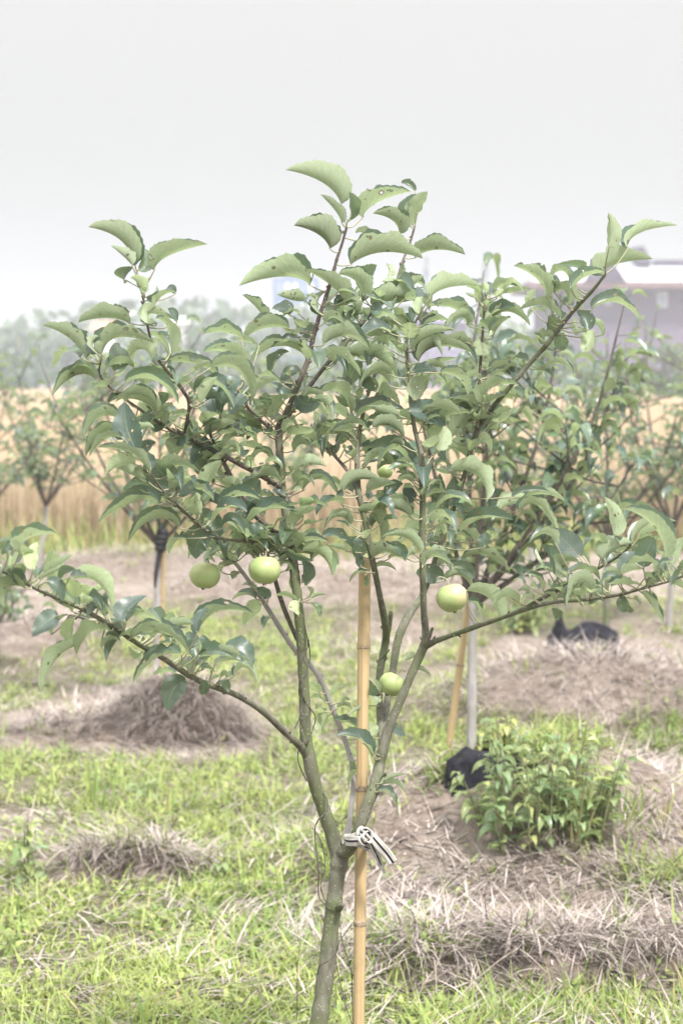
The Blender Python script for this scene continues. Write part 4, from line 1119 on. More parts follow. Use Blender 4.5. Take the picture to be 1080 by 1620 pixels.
mb = MB()
for k_, (cy, rx, rz, hw_, tl) in enumerate(((1331, 21.5, 27, 7.5, 5), (1325, 20, 25, 6.5, -6), (1338, 20.5, 24, 4.5, 9))):
    pts, wdv = [], []
    for a in np.linspace(0, 2 * math.pi, 13):
        pts.append(P(566 + rx * math.cos(a), cy + tl * math.cos(a) * 0.5 + 2 * math.sin(2 * a + k_), 2.99 + rz * 1.65 * M0 * math.sin(a)))
        wdv.append(UP + 0.15 * RT * math.sin(a + k_))
    ribbon(mb, pts, [hw_ * M0] * 13, wdv, 0.0014, 5, 0.0006, k_)
mb.build('wrap', M_cloth, TIE)
mb = MB()
kp = [(562, 1336, -3.2), (566, 1322, -4.6), (574, 1312, -5.0), (583, 1316, -5.2), (584, 1328, -5.4), (576, 1335, -5.8), (571, 1327, -6.2), (578, 1318, -5.4), (588, 1320, -4.8)]
ribbon(mb, [P(a, b_, 3 + d_ / 100) for a, b_, d_ in kp], [4.5 * M0, 6 * M0, 6 * M0, 6 * M0, 5.5 * M0, 5.5 * M0, 5 * M0, 5 * M0, 5 * M0],
       [UP, UP + RT * 0.5, RT + UP * .2 - FWD * .5, RT - FWD * .8, RT - UP * .4, UP - FWD * .4, UP + RT, UP * .6 + RT * .4 - FWD * .4, UP + RT * .3], 0.0022, 6, 0.0008, 5)
kn = [(560, 1318, -2.5), (569, 1316, -4.8), (579, 1325, -5.6), (586, 1334, -4.6), (590, 1345, -3.8)]
ribbon(mb, [P(a, b_, 3 + d_ / 100) for a, b_, d_ in kn], [5 * M0, 6 * M0, 5 * M0, 5 * M0, 4 * M0], [UP, UP, UP + RT, RT, RT], 0.002, 6, 0.0008, 8)
mb.build('knot', M_cloth, TIE)
mb = MB()
ribbon(mb, [P(583, 1318, 2.95), P(592, 1328, 2.945), P(603, 1341, 2.945), P(613, 1353, 2.948), P(622, 1366, 2.95)], [5 * M0, 7 * M0, 8 * M0, 8 * M0, 7.6 * M0],
       [RT * .6 + UP * .7, RT * .75 + UP * .65, RT * .75 + UP * .65, RT * .8 + UP * .6, RT * .85 + UP * .45], 0.0012, 6, 0.0005, 9)
mb.build('long_tail', M_cloth, TIE)
mb = MB()
ribbon(mb, [P(583, 1326, 2.955), P(591, 1343, 2.955), P(598, 1358, 2.958), P(603, 1371, 2.962), P(607, 1382, 2.965)], [4 * M0, 5.5 * M0, 5 * M0, 3.5 * M0, 1 * M0],
       [RT, RT, RT - UP * .1, RT, RT], 0.0010, 6, 0.0008, 10)
for (a, b_, c_) in (((603, 1370), (606, 1384), (608, 1390)), ((620, 1368), (622, 1384), (626, 1400)), ((594, 1350), (596, 1362), (595, 1372))):
    tube(mb, [P(*a, 2.955), P(*b_, 2.955), P(*c_, 2.957)], [0.0004] * 3, 5, 4)
mb.build('frayed_tail', M_cloth, TIE)

# ------------------------------------------------------------------ dry vine
VN = empty('dry_vine', tree_base, 'thin dead vine twining round the trunk and left limb', 'vine')


def wire(lst, r=1.0, nm='tendril', mat=None, parent=None, per=7):
    mb = MB(); tube(mb, [P(a, b_, 3 + d_ / 100) for a, b_, d_ in lst], [r * M0] * len(lst), 6, per, 0.1, len(lst)); return mb.build(nm, mat or M_vine, parent or VN)


wire([(478, 972, -8), (484, 1000, -8), (487, 1022, -6), (480, 1040, -7), (487, 1060, -7), (476, 1075, -8), (473, 1098, -7), (480, 1104, -5), (477, 1120, -6), (472, 1140, -7), (466, 1152, -8)], 1.0)
wire([(488, 1012, -5), (490, 1045, -4), (481, 1075, -7), (476, 1090, -8), (482, 1110, -5), (498, 1132, -4), (496, 1150, -3), (488, 1170, -6), (476, 1180, -7), (471, 1196, -6), (475, 1215, -6), (485, 1236, -4.5)], 1.05)
wire([(507, 1250, -2), (517, 1266, -3), (516, 1284, -4), (503, 1298, -5), (498, 1315, -3), (500, 1345, -3), (504, 1380, -3), (504, 1418, -2), (517, 1434, -2.5)], 1.15)
wire([(494, 1310, -3), (505, 1326, -4), (512, 1350, -3), (514, 1376, -3), (507, 1400, -3), (510, 1415, -2), (516, 1430, -2)], .75)
wire([(556, 1463, -2), (545, 1478, -3), (536, 1492, -4), (531, 1508, -3), (520, 1520, -4), (507, 1528, -3), (503, 1536, -1), (502, 1545, 0), (507, 1542, 0)], .8)
wire([(537, 1462, 0), (541, 1490, 0), (549, 1515, 1), (556, 1540, 2), (557, 1575, 3), (558, 1660, 4)], .7)
wire([(530, 1520, 1), (537, 1550, 1), (546, 1590, 0), (556, 1620, 0), (570, 1690, 0)], .7)

# ------------------------------------------------------------------ background apple trees
def sapling(base, H, spread, seed, nleaf, label, trunk_lean=(0, 0), nlimb=5, fork=0.36, r0=0.013, Lr=(0.045, 0.078), group='young apple trees behind', mat=None, limbdirs=None):
    rg = np.random.default_rng(seed)
    base = np.array(base, float)
    root = empty('apple_tree', base, label, 'apple tree', group)
    mb = MB()
    fk = base + np.array([trunk_lean[0] * H * fork, trunk_lean[1] * H * fork, H * fork])
    mid_ = (base + fk) / 2 + np.array([rg.normal(0, 0.015), 0, 0])
    tube(mb, [base - np.array([0, 0, 0.05]), base + np.array([-0.01, 0, 0.03]), mid_, fk], [r0 * 1.2, r0 * 1.1, r0, r0 * 0.9], 9, 6, 0.04, seed)
    mb.build('trunk', mat or M_grey, root)
    lm = MB(); pts_all = []
    for i in range(nlimb):
        a = i / nlimb * 6.283 + rg.uniform(-0.4, 0.4) if limbdirs is None else limbdirs[i][0]
        s_ = spread * (rg.uniform(0.7, 1.1) if limbdirs is None else limbdirs[i][1])
        h_ = (H * (1 - fork)) * (rg.uniform(0.55, 1.0) if limbdirs is None else limbdirs[i][2])
        d = np.array([math.cos(a), math.sin(a), 0])
        p = [fk + np.array([0, 0, -0.02]), fk + d * s_ * 0.35 + np.array([0, 0, h_ * 0.25]), fk + d * s_ * 0.7 + np.array([0, 0, h_ * 0.6]), fk + d * s_ * 0.9 + np.array([rg.normal(0, .03), 0, h_])]
        br = MB(); tube(br, p, [r0 * .65, r0 * .5, r0 * .35, r0 * .15], 7, 6, 0.05, seed + i)
        c = catmull(p, 10); pts_all.append(c[6:])
        for _ in range(5):
            j = rg.integers(6, len(c) - 4); a2 = rg.uniform(0, 6.283); L2 = rg.uniform(0.1, 0.3) * spread / 0.35
            e_ = c[j] + np.array([math.cos(a2) * L2, math.sin(a2) * L2, L2 * rg.uniform(0.2, 0.9)])
            tube(br, [c[j], (c[j] + e_) / 2 + np.array([0, 0, -0.01]), e_], [r0 * .28, r0 * .2, r0 * .1], 5, 4)
            pts_all.append(np.linspace(c[j], e_, 8)[2:])
        br.build('branch', M_twig, root)
    allp = np.concatenate(pts_all)
    fb = MB()
    for _ in range(nleaf):
        r_ = allp[rg.integers(len(allp))]
        a = rg.uniform(0, 6.283); L_ = rg.uniform(*Lr); h = np.array([math.cos(a), math.sin(a), 0])
        b = r_ + h * rg.uniform(0.005, 0.03) + np.array([0, 0, rg.uniform(0, 0.02)])
        m_ = b + h * L_ * 0.45 + np.array([0, 0, L_ * rg.uniform(-0.05, 0.35)])
        t = b + h * L_ * 0.85 + np.array([0, 0, L_ * rg.uniform(-0.6, 0.2)])
        T = nrm(t - b); Bn = nrm(np.cross(T, [0, 0, 1.0])); ro = rg.normal(0, 0.5)
        Nn = nrm(np.cross(Bn, T)); Nn = Nn if Nn[2] > 0 else -Nn
        Nn, Bn = Nn * math.cos(ro) + Bn * math.sin(ro), Bn * math.cos(ro) - Nn * math.sin(ro)
        leaf(fb, b, m_, t, L_ * rg.uniform(0.24, 0.32), Nn, Bn, math.radians(rg.uniform(15, 50)), rg, max(0, rg.normal(0.05, 0.15)), 8, 2)
        tube(fb, [r_, b], [0.001, 0.0008], 4, 1)
    fb.build('leaves', M_leaf_bg, root)
    return root, fk


def bg_stake(p0, p1, r, label, tape=None, group='bamboo stakes of the trees behind'):
    root = empty('bamboo_stake', p0, label, 'stake', group)
    mb = MB(); p0 = np.array(p0); p1 = np.array(p1)
    n = 22; pts = [p0 + (p1 - p0) * t for t in np.linspace(-0.05, 1, n)]
    tube(mb, pts, [r * (1.12 if i % 6 == 0 else 1.0) for i in range(n)], 12, 1, 0.0, 1, smooth=False)
    mb.build('pole', M_bamboo, root)
    for i in range(0, n, 6):
        mb = MB(); d = nrm(p1 - p0) * 0.005
        tube(mb, [pts[i] - d, pts[i] - d * .3, pts[i] + d * .3, pts[i] + d], [r * 1.05, r * 1.2, r * 1.2, r * 1.05], 12, 1, 0, smooth=False)
        mb.build('node_ring', M_node, root)
    return root


# tree on the mound at right
b2 = gt(752, 1200)
D2 = (b2 - CAMP) @ FWD
sapling(b2, 1.25, 0.35, 31, 520, 'apple tree with grey trunk behind the leafy shrub on the mound', (-0.02, 0), 7, 0.33, 0.0125,
        limbdirs=[(0.1, 1.2, 0.72), (0.5, .9, 0.95), (1.6, .7, 1.0), (2.9, .5, .8), (5.9, 1.25, .9), (0.2, 1.35, 0.42), (4.9, .5, .75)])
st0 = gt(708, 1198)
st1 = P(786, 614, D2 + 0.12)
bg_stake(st0, st1, 0.0095, 'leaning orange bamboo stake beside the grey trunk on the mound')
# black rag tying that stake to its tree
kt = P(750, 930, D2 + 0.03)
tr_ = empty('black_tie', kt, 'frayed black tie binding the leaning stake to its tree', 'tie', 'black ties on the stakes behind')
mb = MB()
ribbon(mb, [kt + np.array([math.cos(a) * 0.028, math.sin(a) * 0.03, 0.006 * math.sin(3 * a)]) for a in np.linspace(0, 6.283, 11)], [0.016] * 11, [UP] * 11, 0.004, 4, 0.003, 2)
for k_ in range(6):
    a = rng.uniform(0, 6.28); tube(mb, [kt, kt + np.array([0.03 * math.cos(a), -0.02, 0.02]), kt + np.array([0.045 * math.cos(a), -0.03, 0.03 * math.sin(a)])], [0.006, 0.005, 0.002], 5, 3)
mb.build('wrap', M_tape, tr_)

# tree on the far right mound, trunk wrapped dark
b3 = gt(962, 1008)
sapling(b3, 1.60, 0.50, 47, 470, 'apple tree with dark wrapped trunk on the far right mound', (0, 0), 6, 0.3, 0.016, mat=M_bark, limbdirs=[(0, 1, .9), (.9, .8, 1), (2.2, .6, .8), (3.3, .9, .7), (4.5, .7, .9), (5.6, 1.1, .6)])
b3b = P(1062, 905, 10.2); b3b[2] = gz(b3b[0], b3b[1])
sapling(b3b, 1.85, 0.55, 53, 460, 'pale leafy apple tree at the right edge before the wheat', (0, 0), 6, 0.28, 0.016)
# left tree with its stake
b4 = P(252, 1078, 7.7); b4[2] = gz(b4[0], b4[1])
sapling(b4, 1.42, 0.42, 61, 300, 'apple tree with thin grey trunk behind the straw clump', (0.0, 0), 6, 0.45, 0.0135, limbdirs=[(2.9, .6, .85), (0.2, .7, .45), (1.6, .5, 1), (3.6, .8, .7), (5.5, .6, .9), (3.0, 1.2, .9)])
s4b = P(259, 812, 7.66); s4 = P(250, 1070, 7.76); s4[2] = gz(s4[0], s4[1])
bg_stake(s4, s4b, 0.0125, 'short bamboo stake bound with black tape before the wheat')
mb = MB(); p_a, p_b = P(253.5, 872, 7.615), P(257.5, 838, 7.615)
tp = empty('tape_binding', p_a, 'black tape binding around the short stake', 'tape', None)
pts = []
tube(mb, [p_a + (p_b - p_a) * t for t in np.linspace(0, 1, 9)], [0.021, 0.025, 0.022, 0.026, 0.023, 0.027, 0.022, 0.026, 0.021], 12, 3, 0.05, 4)
tube(mb, [p_a, P(247, 905, 7.6), P(245, 930, 7.6)], [0.012, 0.009, 0.004], 8, 4, 0.05)
mb.build('wrap', M_tape, tp)
# far left tree at the edge of the wheat
b5 = P(62, 838, 12.2); b5[2] = gz(b5[0], b5[1])
sapling(b5, 1.55, 0.5, 71, 620, 'grey stemmed apple tree at left before the wheat', (0.1, 0), 6, 0.28, 0.014, Lr=(0.04, 0.07))
b6 = P(455, 855, 13.0); b6[2] = gz(b6[0], b6[1])
sapling(b6, 1.5, 0.5, 73, 330, 'distant apple tree seen through the near tree', (0, 0), 5, 0.3, 0.016, Lr=(0.05, 0.085))
b9 = P(-60, 862, 11.2); b9[2] = gz(b9[0], b9[1])
sapling(b9, 1.5, 0.5, 89, 420, 'apple tree reaching in past the left edge of the wheat', (0, 0), 6, 0.28, 0.018, Lr=(0.05, 0.085))
b7 = P(-25, 900, 8.6); b7[2] = gz(b7[0], b7[1])
sapling(b7, 0.62, 0.22, 79, 160, 'low leafy sapling cut by the left edge', (0, 0), 5, 0.3, 0.010)
b8 = P(845, 870, 12.5); b8[2] = gz(b8[0], b8[1])
sapling(b8, 1.7, 0.55, 83, 300, 'blurred apple tree before the wheat between two nearer trees', (0, 0), 6, 0.3, 0.018, Lr=(0.05, 0.085))


# ------------------------------------------------------------------ black ground covers
def cover(poly, D, label, hs, seed):
    """crumpled sheet of black fabric standing up round a trunk"""
    rg = np.random.default_rng(seed); mb = MB()
    c = gt(poly[0], poly[1])
    root = empty('black_ground_cover', c, label, 'ground cover', 'black fabric covers on the mounds')
    rx, ry, hmax = hs
    nx_, ny_ = 36, 18; V = []
    for j in range(ny_ + 1):
        for i in range(nx_ + 1):
            u, v = i / nx_ * 2 - 1, j / ny_ * 2 - 1
            r = math.hypot(u, v * 0.8)
            x_ = c[0] + rx * u * (1 + 0.1 * math.sin(5 * v + seed)); y_ = c[1] + ry * v
            dome = max(0, 1 - abs(u) ** 3.2) * max(0, 1 - abs(v) ** 2.2)
            prof = (0.62 + 0.12 * math.sin(4 * u + 1) + 0.18 * u + 0.75 * math.exp(-((u + 0.72) / 0.13) ** 2)) if seed % 2 else (0.75 + 0.2 * math.sin(2.2 * u + 2) + 0.35 * math.exp(-((u + .55) / .16) ** 2) * math.exp(-((v - .3) / .4) ** 2))
            cr = 0.10 * (fbm(np.array([u * 3.2 + seed]), np.array([v * 3.2]), seed)[0] - 0.47) * 4
            z_ = c[2] + (0.035 if seed == 3 else 0.0) + hmax * dome ** 0.32 * max(0.2, prof + cr * 0.22) if dome > 0 else gz(x_, y_) - 0.01
            V.append((x_, y_, z_))
    idx = np.arange(len(V)).reshape(ny_ + 1, nx_ + 1)
    Fq = np.stack([idx[:-1, :-1], idx[:-1, 1:], idx[1:, 1:], idx[1:, :-1]], -1).reshape(-1, 4)
    mb.add(np.array(V), Fq)
    mb.build('fabric', M_black, root)
    return root


cover((768, 1216), 5.12, 'black fabric cover crumpled at the foot of the grey trunk behind the shrub', (0.096, 0.045, 0.046), 2)
cover((922, 1030), 7.3, 'black fabric cover with raised left corner on the far right mound', (0.155, 0.09, 0.135), 3)
cover((985, 862), 12.5, 'small far black cover before the wheat at right', (0.16, 0.14, 0.07), 4)


# ------------------------------------------------------------------ shrub and weeds
M_stem = simple('weed_stem', (0.12, 0.15, 0.07), (0.20, 0.17, 0.10), 60, 0.7)
def weed(base, stems, H, spread, nl, Lr, label, cat, seed, age_mu=0.2, name='weed_shrub', wide=0.26, mat=None, group=None, droop=0.25):
    rg = np.random.default_rng(seed)
    base = np.array(base, float); base[2] = gz(base[0], base[1])
    root = empty(name, base, label, cat, group)
    sm, fb = MB(), MB()
    for i in range(stems):
        a = rg.uniform(0, 6.283); rr = spread * math.sqrt(rg.uniform(0, 1)); h_ = H * rg.uniform(0.35, 1.05) * (1 - 0.35 * (rr / spread) ** 2)
        p0 = base + np.array([math.cos(a) * rr * 0.8, math.sin(a) * rr * 0.5, 0]); p0[2] = gz(p0[0], p0[1])
        p2 = base + np.array([math.cos(a) * rr * 1.1, math.sin(a) * rr * 0.7, 0]); p2[2] = base[2] + h_
        c = catmull([p0, (p0 + p2) / 2 + np.array([0, 0, h_ * 0.1]), p2], 8)
        tube(sm, [c[0], c[8], c[-1]], [0.003, 0.0022, 0.0012], 6, 6, 0.05)
        tone_age = np.clip(rg.normal(age_mu, 0.25), 0, 1)
        for k_ in range(nl):
            t_ = rg.uniform(0.1, 1); q = c[int(t_ * (len(c) - 1))]
            az = rg.uniform(0, 6.283); L_ = rg.uniform(*Lr) * (0.65 + 0.35 * (1 - t_)) ; h = np.array([math.cos(az), math.sin(az), 0])
            b = q + h * 0.008
            m_ = b + h * L_ * 0.45 + np.array([0, 0, L_ * rg.uniform(0.05, 0.3)])
            t3 = b + h * L_ * 0.9 + np.array([0, 0, L_ * rg.uniform(-0.4, 0.25) - droop * L_ * 0.3])
            T = nrm(t3 - b); Bn = nrm(np.cross(T, [0, 0, 1.0])); Nn = nrm(np.cross(Bn, T)); Nn = Nn if Nn[2] > 0 else -Nn
            ro = rg.normal(0, 0.35); Nn, Bn = Nn * math.cos(ro) + Bn * math.sin(ro), Bn * math.cos(ro) - Nn * math.sin(ro)
            leaf(fb, b, m_, t3, L_ * wide * rg.uniform(0.8, 1.2), Nn, Bn, math.radians(rg.uniform(5, 30)), rg, float(np.clip(tone_age + rg.normal(0, 0.12), 0, 1)), 8, 2)
            tube(fb, [q, b], [0.0008, 0.0007], 4, 1)
    sm.build('stems', M_stem, root); fb.build('leaves', mat or M_weed, root)
    return root


wb = gt(856, 1314)
weed(wb, 32, 0.33, 0.20, 12, (0.036, 0.066), 'bushy green weed shrub growing in front of the black cover', 'shrub', 91, 0.3)
weed(gt(775, 1185), 7, 0.10, 0.06, 10, (0.03, 0.05), 'yellowing small weed at the foot of the grey trunk', 'weed', 92, 0.95, name='weed')
weed(gt(925, 1300), 12, 0.16, 0.09, 9, (0.03, 0.06), 'thin stemmed pale weed right of the bushy shrub', 'weed', 97, 0.45, name='weed', wide=0.16)
weed(gt(815, 1000), 12, 0.24, 0.12, 12, (0.05, 0.09), 'bright leafy weed behind the low right branch', 'weed', 93, 0.4, name='weed')
weed(gt(38, 1400), 3, 0.26, 0.018, 11, (0.04, 0.075), 'tall single weed with large leaves at the left edge', 'weed', 94, 0.35, name='weed')
weed(gt(350, 1400), 2, 0.11, 0.012, 7, (0.03, 0.055), 'small broad leaved weed in the grass right of the straw hump', 'weed', 95, 0.5, name='weed')
weed(gt(240, 1270), 3, 0.12, 0.05, 7, (0.03, 0.06), 'yellow green weed in the grass above the straw hump', 'weed', 96, 0.7, name='weed')

# tall grass clumps
def tuft(px, py, n, Lr, label, seed, wd=0.006, age=0.0, h=0.0, spread=0.05, lean=0.35):
    rg = np.random.default_rng(seed); c = gt(px, min(py, 1640))
    x_ = c[0] + rg.normal(0, spread, n); y_ = c[1] + rg.normal(0, spread * .6, n)
    o = blades('grass_tuft', x_, y_, height(x_, y_) - 0.005, rg.uniform(*Lr, n), rg.uniform(wd * .6, wd * 1.3, n), np.abs(rg.normal(lean * .5, lean * .5, n)),
               rg.uniform(0, 6.28, n), rg.uniform(0.1, 1.1, n), np.stack([rg.uniform(0, 1, n), (rg.uniform(0, 1, n) < 0.15) * 0.8, rg.uniform(0, 1, n)], -1), M_grass, seg=5)
    del o['kind']
    return tag(o, label, 'grass tuft', 'tall grass tufts')


tuft(925, 1330, 50, (0.08, 0.23), 'tall grass tuft right of the bushy shrub', 1, spread=0.045)
tuft(150, 1285, 20, (0.10, 0.22), 'long bladed grass tuft in front of the left straw clump', 2, spread=0.05, wd=0.009)
tuft(305, 1290, 14, (0.08, 0.15), 'grass tuft below the straw clump', 3, spread=0.03, wd=0.008)
tuft(300, 1640, 16, (0.06, 0.16), 'broad bladed grass tuft at the bottom edge', 4, spread=0.05, wd=0.010, lean=.8)
tuft(1040, 1300, 22, (0.06, 0.14), 'thin grass tuft on the pale bare soil at right', 5, spread=0.05)
tuft(940, 1620, 60, (0.05, 0.11), 'grass tuft below the dark bank at lower right', 6, spread=0.05, wd=0.007)
tuft(620, 1560, 40, (0.05, 0.10), 'grass tuft beside the foot of the stake', 7, spread=0.04, wd=0.007)
tuft(740, 1630, 50, (0.05, 0.10), 'grass tuft at the bottom edge under the bank', 8, spread=0.045, wd=0.006)

# dead stems near the trunk foot and over the bank
def dead(lst, D, label, nm='dead_twig', r=0.0012, mat=None, group='dead twigs in the grass'):
    ps = [[P(a, b_, D + (k_ * 0.01 if True else 0)) for k_, (a, b_) in enumerate(seg)] for seg in lst]
    root = empty(nm, ps[0][0], label, 'twig', group)
    mb = MB()
    for p_ in ps: tube(mb, p_, np.linspace(r, r * 0.5, len(p_)), 6, 5, 0.1)
    mb.build('stem', mat or M_dead, root)


dead([[(468, 1660), (470, 1590), (471, 1530), (476, 1482)]], 3.9, 'single thin upright dead stem left of the trunk', mat=M_vine)
dead([[(452, 1640), (430, 1600), (400, 1560), (385, 1538), (370, 1528)], [(410, 1575), (412, 1545), (415, 1530), (420, 1525)], [(400, 1560), (395, 1530), (391, 1515)]], 3.85, 'branched dead twig in the grass left of the trunk')
dead([[(722, 1600), (735, 1570), (760, 1545), (790, 1520), (820, 1500)], [(760, 1545), (756, 1530), (750, 1510)]], 4.12, 'pale bent dead stalk over the dark bank', r=0.0022)
dead([[(660, 1580), (672, 1555), (690, 1530), (698, 1505)], [(690, 1575), (689, 1540), (686, 1515)], [(672, 1555), (690, 1548)]], 4.12, 'pale forked dead stalk hanging on the bank', r=0.002)
dead([[(183, 1612), (215, 1592), (240, 1578), (262, 1571)]], 3.9, 'pale arched dry stalk at the lower left', r=0.0016)
dead([[(715, 1240), (690, 1205), (720, 1180)], [(700, 1210), (730, 1195)], [(690, 1215), (670, 1190)]], 5.05, 'dry twigs bundled left of the black cover', r=0.003)

# ------------------------------------------------------------------ far trees and houses
def far_tree(px, py_top, py_base, wpx, D, label, seed, tone=(0.2, 0.8), age=0.1, lobes=9, n=1500, narrow=False, name='far_tree', group='trees along the far side'):
    rg = np.random.default_rng(seed)
    base = P(px, py_base, D); base[2] = 0.0
    top = P(px, py_top, D)[2]; Wd = wpx / F * D
    root = empty(name, base, label, 'tree', group)
    mb = MB(); tube(mb, [base, base + np.array([0, 0, top * 0.35]), base + np.array([0, 0, top * 0.75])], [Wd * .05, Wd * .04, Wd * .015], 8, 4, 0.05)
    for k_ in range(5):
        a = rg.uniform(0, 6.28); z0 = top * rg.uniform(.25, .5)
        tube(mb, [base + np.array([0, 0, z0]), base + np.array([math.cos(a) * Wd * .2, math.sin(a) * Wd * .2, z0 + top * .2])], [Wd * .02, Wd * .008], 5, 2)
    mb.build('trunk', M_bark, root)
    ls = []
    for k_ in range(lobes):
        if narrow:
            t_ = (k_ + 0.5) / lobes; ls.append((rg.normal(0, Wd * 0.06), rg.normal(0, Wd * .06), top * (0.12 + 0.84 * t_), Wd * 0.5 * (1.08 - t_) ** 0.7 * rg.uniform(.75, 1.1), top / lobes * 0.9))
        else:
            a = rg.uniform(0, 6.28); rr = math.sqrt(rg.uniform(0, 1)) * Wd * 0.33; rad = Wd * rg.uniform(0.14, 0.24)
            zc = top * rg.uniform(0.4, 1.0) - rad * 0.8 * 1
            zc = min(zc, (top - rad) * (1 - 0.35 * (rr / (Wd * .33)) ** 2)); ls.append((math.cos(a) * rr, math.sin(a) * rr, max(zc, rad * .8), rad, rad * .85))
    V, R, UVc = [], [], []
    cnt = n
    for i in range(cnt):
        lx, ly, lz, lr, lv = ls[rg.integers(len(ls))]
        d = nrm(rg.normal(0, 1, 3)) * rg.uniform(0.55, 1.08)
        c = base + np.array([lx + d[0] * lr, ly + d[1] * lr, lz + d[2] * lv])
        if c[2] < 0.1: c[2] = 0.1 + rg.uniform(0, .4)
        s_ = Wd * rg.uniform(0.018, 0.045); u = nrm(rg.normal(0, 1, 3)); v = nrm(np.cross(u, rg.normal(0, 1, 3))) * 0.6
        V += [c - u * s_, c + v * s_, c + u * s_, c - v * s_]
        R += [(rg.uniform(*tone), age, rg.uniform())] * 4; UVc += [(0.3, 0.1), (0.2, 0.4), (0.3, 0.9), (0.9, 0.45)]
    V = np.array(V); Fq = np.arange(len(V)).reshape(-1, 4)
    mesh_obj('crown', V, Fq, M_blue if narrow else M_far, root, np.array(UVc), np.array(R), False)


FT = [  # px, top, width, D, label
 (30, 505, 190, 110, 'rounded hazy tree at the far left edge', 1, .1), (105, 492, 150, 130, 'tallest hazy tree of the far left clump', 2, .0),
 (-60, 530, 160, 90, 'dim tree beyond the left edge of the view', 3, .1), (215, 520, 150, 100, 'low hazy tree behind the upper left shoot', 4, .2), (175, 545, 110, 62, 'grey green tree left of centre by the wheat', 5, .2),
 (300, 476, 170, 105, 'pale round tree between the left shoot and the tower', 6, .35), (375, 505, 130, 95, 'lower pale tree right of the round one', 7, .5),
 (430, 540, 140, 70, 'bushy tree in front of the tall tower', 8, .3), (530, 545, 130, 80, 'dim tree behind the middle of the crown', 9, .2), (620, 555, 120, 75, 'dim tree behind the crown near the mauve house', 10, .4),
 (790, 478, 110, 85, 'yellow green tree behind the upright shoot', 11, .7), (850, 500, 130, 70, 'dark green tree before the long brown house', 12, .0),
 (950, 548, 120, 60, 'green tree before the wall of the long house', 13, .4), (1050, 530, 130, 64, 'light green tree at the right edge before the house', 14, .5),
 (710, 548, 120, 78, 'low tree before the mauve house', 15, .3), (1140, 520, 150, 66, 'green tree beyond the right edge of the view', 16, .4)]
for (px, pt, w_, D, lab, sd, ag) in FT:
    far_tree(px, pt, 600, w_, D, lab, 100 + sd, age=ag, n=1300)
far_tree(143, 603, 660, 62, 34, 'small dark bush standing in the wheat at left', 140, tone=(0.0, 0.3), age=0, n=900, name='dark_bush', group=None)
far_tree(674, 405, 600, 34, 120, 'slim bluish conifer left of the pair over the mauve house', 141, narrow=True, lobes=9, n=1500, name='conifer', group='tall conifers on the skyline')
far_tree(765, 402, 600, 34, 120, 'slim bluish conifer right of the pair, its tip standing highest', 142, narrow=True, lobes=9, n=1500, name='conifer', group='tall conifers on the skyline')

M_wall = simple('house_wall', (0.12, 0.095, 0.145), (0.16, 0.13, 0.185), 0.8, 0.9, 0.2, 0.02)
M_roof = simple('pale_roof', (0.60, 0.60, 0.64), (0.72, 0.72, 0.76), 0.5, 0.6, 0.2, 0.02)
M_trim = simple('brick_trim', (0.17, 0.10, 0.11), (0.22, 0.14, 0.14), 2, 0.8)
M_ridge_and_shade = simple('dark_tile_and_hip_shade', (0.05, 0.035, 0.07), (0.09, 0.07, 0.11), 1.5, 0.7)
M_glass = simple('window_glass', (0.25, 0.32, 0.42), (0.35, 0.42, 0.52), 0.3, 0.15, 0.0, 0.001, 0.6)
M_tower = simple('tower_wall', (0.13, 0.19, 0.33), (0.18, 0.24, 0.38), 0.4, 0.8)
M_mauve = simple('mauve_wall', (0.20, 0.17, 0.27), (0.26, 0.22, 0.32), 0.5, 0.8)
M_orange = simple('orange_roof', (0.50, 0.22, 0.14), (0.6, 0.3, 0.2), 1, 0.8)
M_white = simple('white_wall_and_glimmer', (0.65, 0.65, 0.66), (0.75, 0.75, 0.76), 0.5, 0.8)


def box(mb, x0, x1, y0, y1, z0, z1):
    V = [(x, y, z) for x in (x0, x1) for y in (y0, y1) for z in (z0, z1)]
    mb.add(V, [(0, 1, 3, 2), (4, 6, 7, 5), (0, 4, 5, 1), (2, 3, 7, 6), (0, 2, 6, 4), (1, 5, 7, 3)])


def boxo(name, mat, parent, *a):
    mb = MB(); box(mb, *a); return mb.build(name, mat, parent, smooth=False)


def XZ(px, py, D):
    p = P(px, py, D); return p[0], p[2]


# long brown house at right, D ~ 110 m
D = 110.0
x0, z1 = XZ(868, 457, D); x1, _ = XZ(1230, 457, D); y0 = P(900, 590, D)[1]
HB = empty('house', ((x0 + x1) / 2, y0, 0), 'long brown house with pale hipped roof at the right edge', 'house')
boxo('wall', M_wall, HB, x0, x1, y0, y0 + 9, 0, z1)
xe0, _ = XZ(832, 440, D); xe1 = x1 + 1.5; _, ze1 = XZ(900, 447, D)
boxo('eaves', M_trim, HB, xe0, xe1, y0 - 1.2, y0 + 10.2, z1 + 0.003, ze1)
mb = MB(); zr = XZ(1000, 414, D)[1]; xa = XZ(948, 0, D)[0]
zb = ze1 + 0.003
V = [(xe0, y0 - 1.2, zb), (xe1, y0 - 1.2, zb), (xe1, y0 + 10.2, zb), (xe0, y0 + 10.2, zb), (xa, y0 + 4.5, zr), (xe1 - 1, y0 + 4.5, zr)]
mb.add(V, [(0, 1, 5, 4), (2, 3, 4, 5), (0, 4, 4, 3), (1, 2, 5, 5)])
mb.build('roof', M_roof, HB, smooth=False)
mb = MB()  # shade of the left hip face, put in as a dark mauve wedge
xg = [XZ(q, 0, D)[0] for q in (918, 958, 984)]; zg = XZ(0, 408, D)[1]
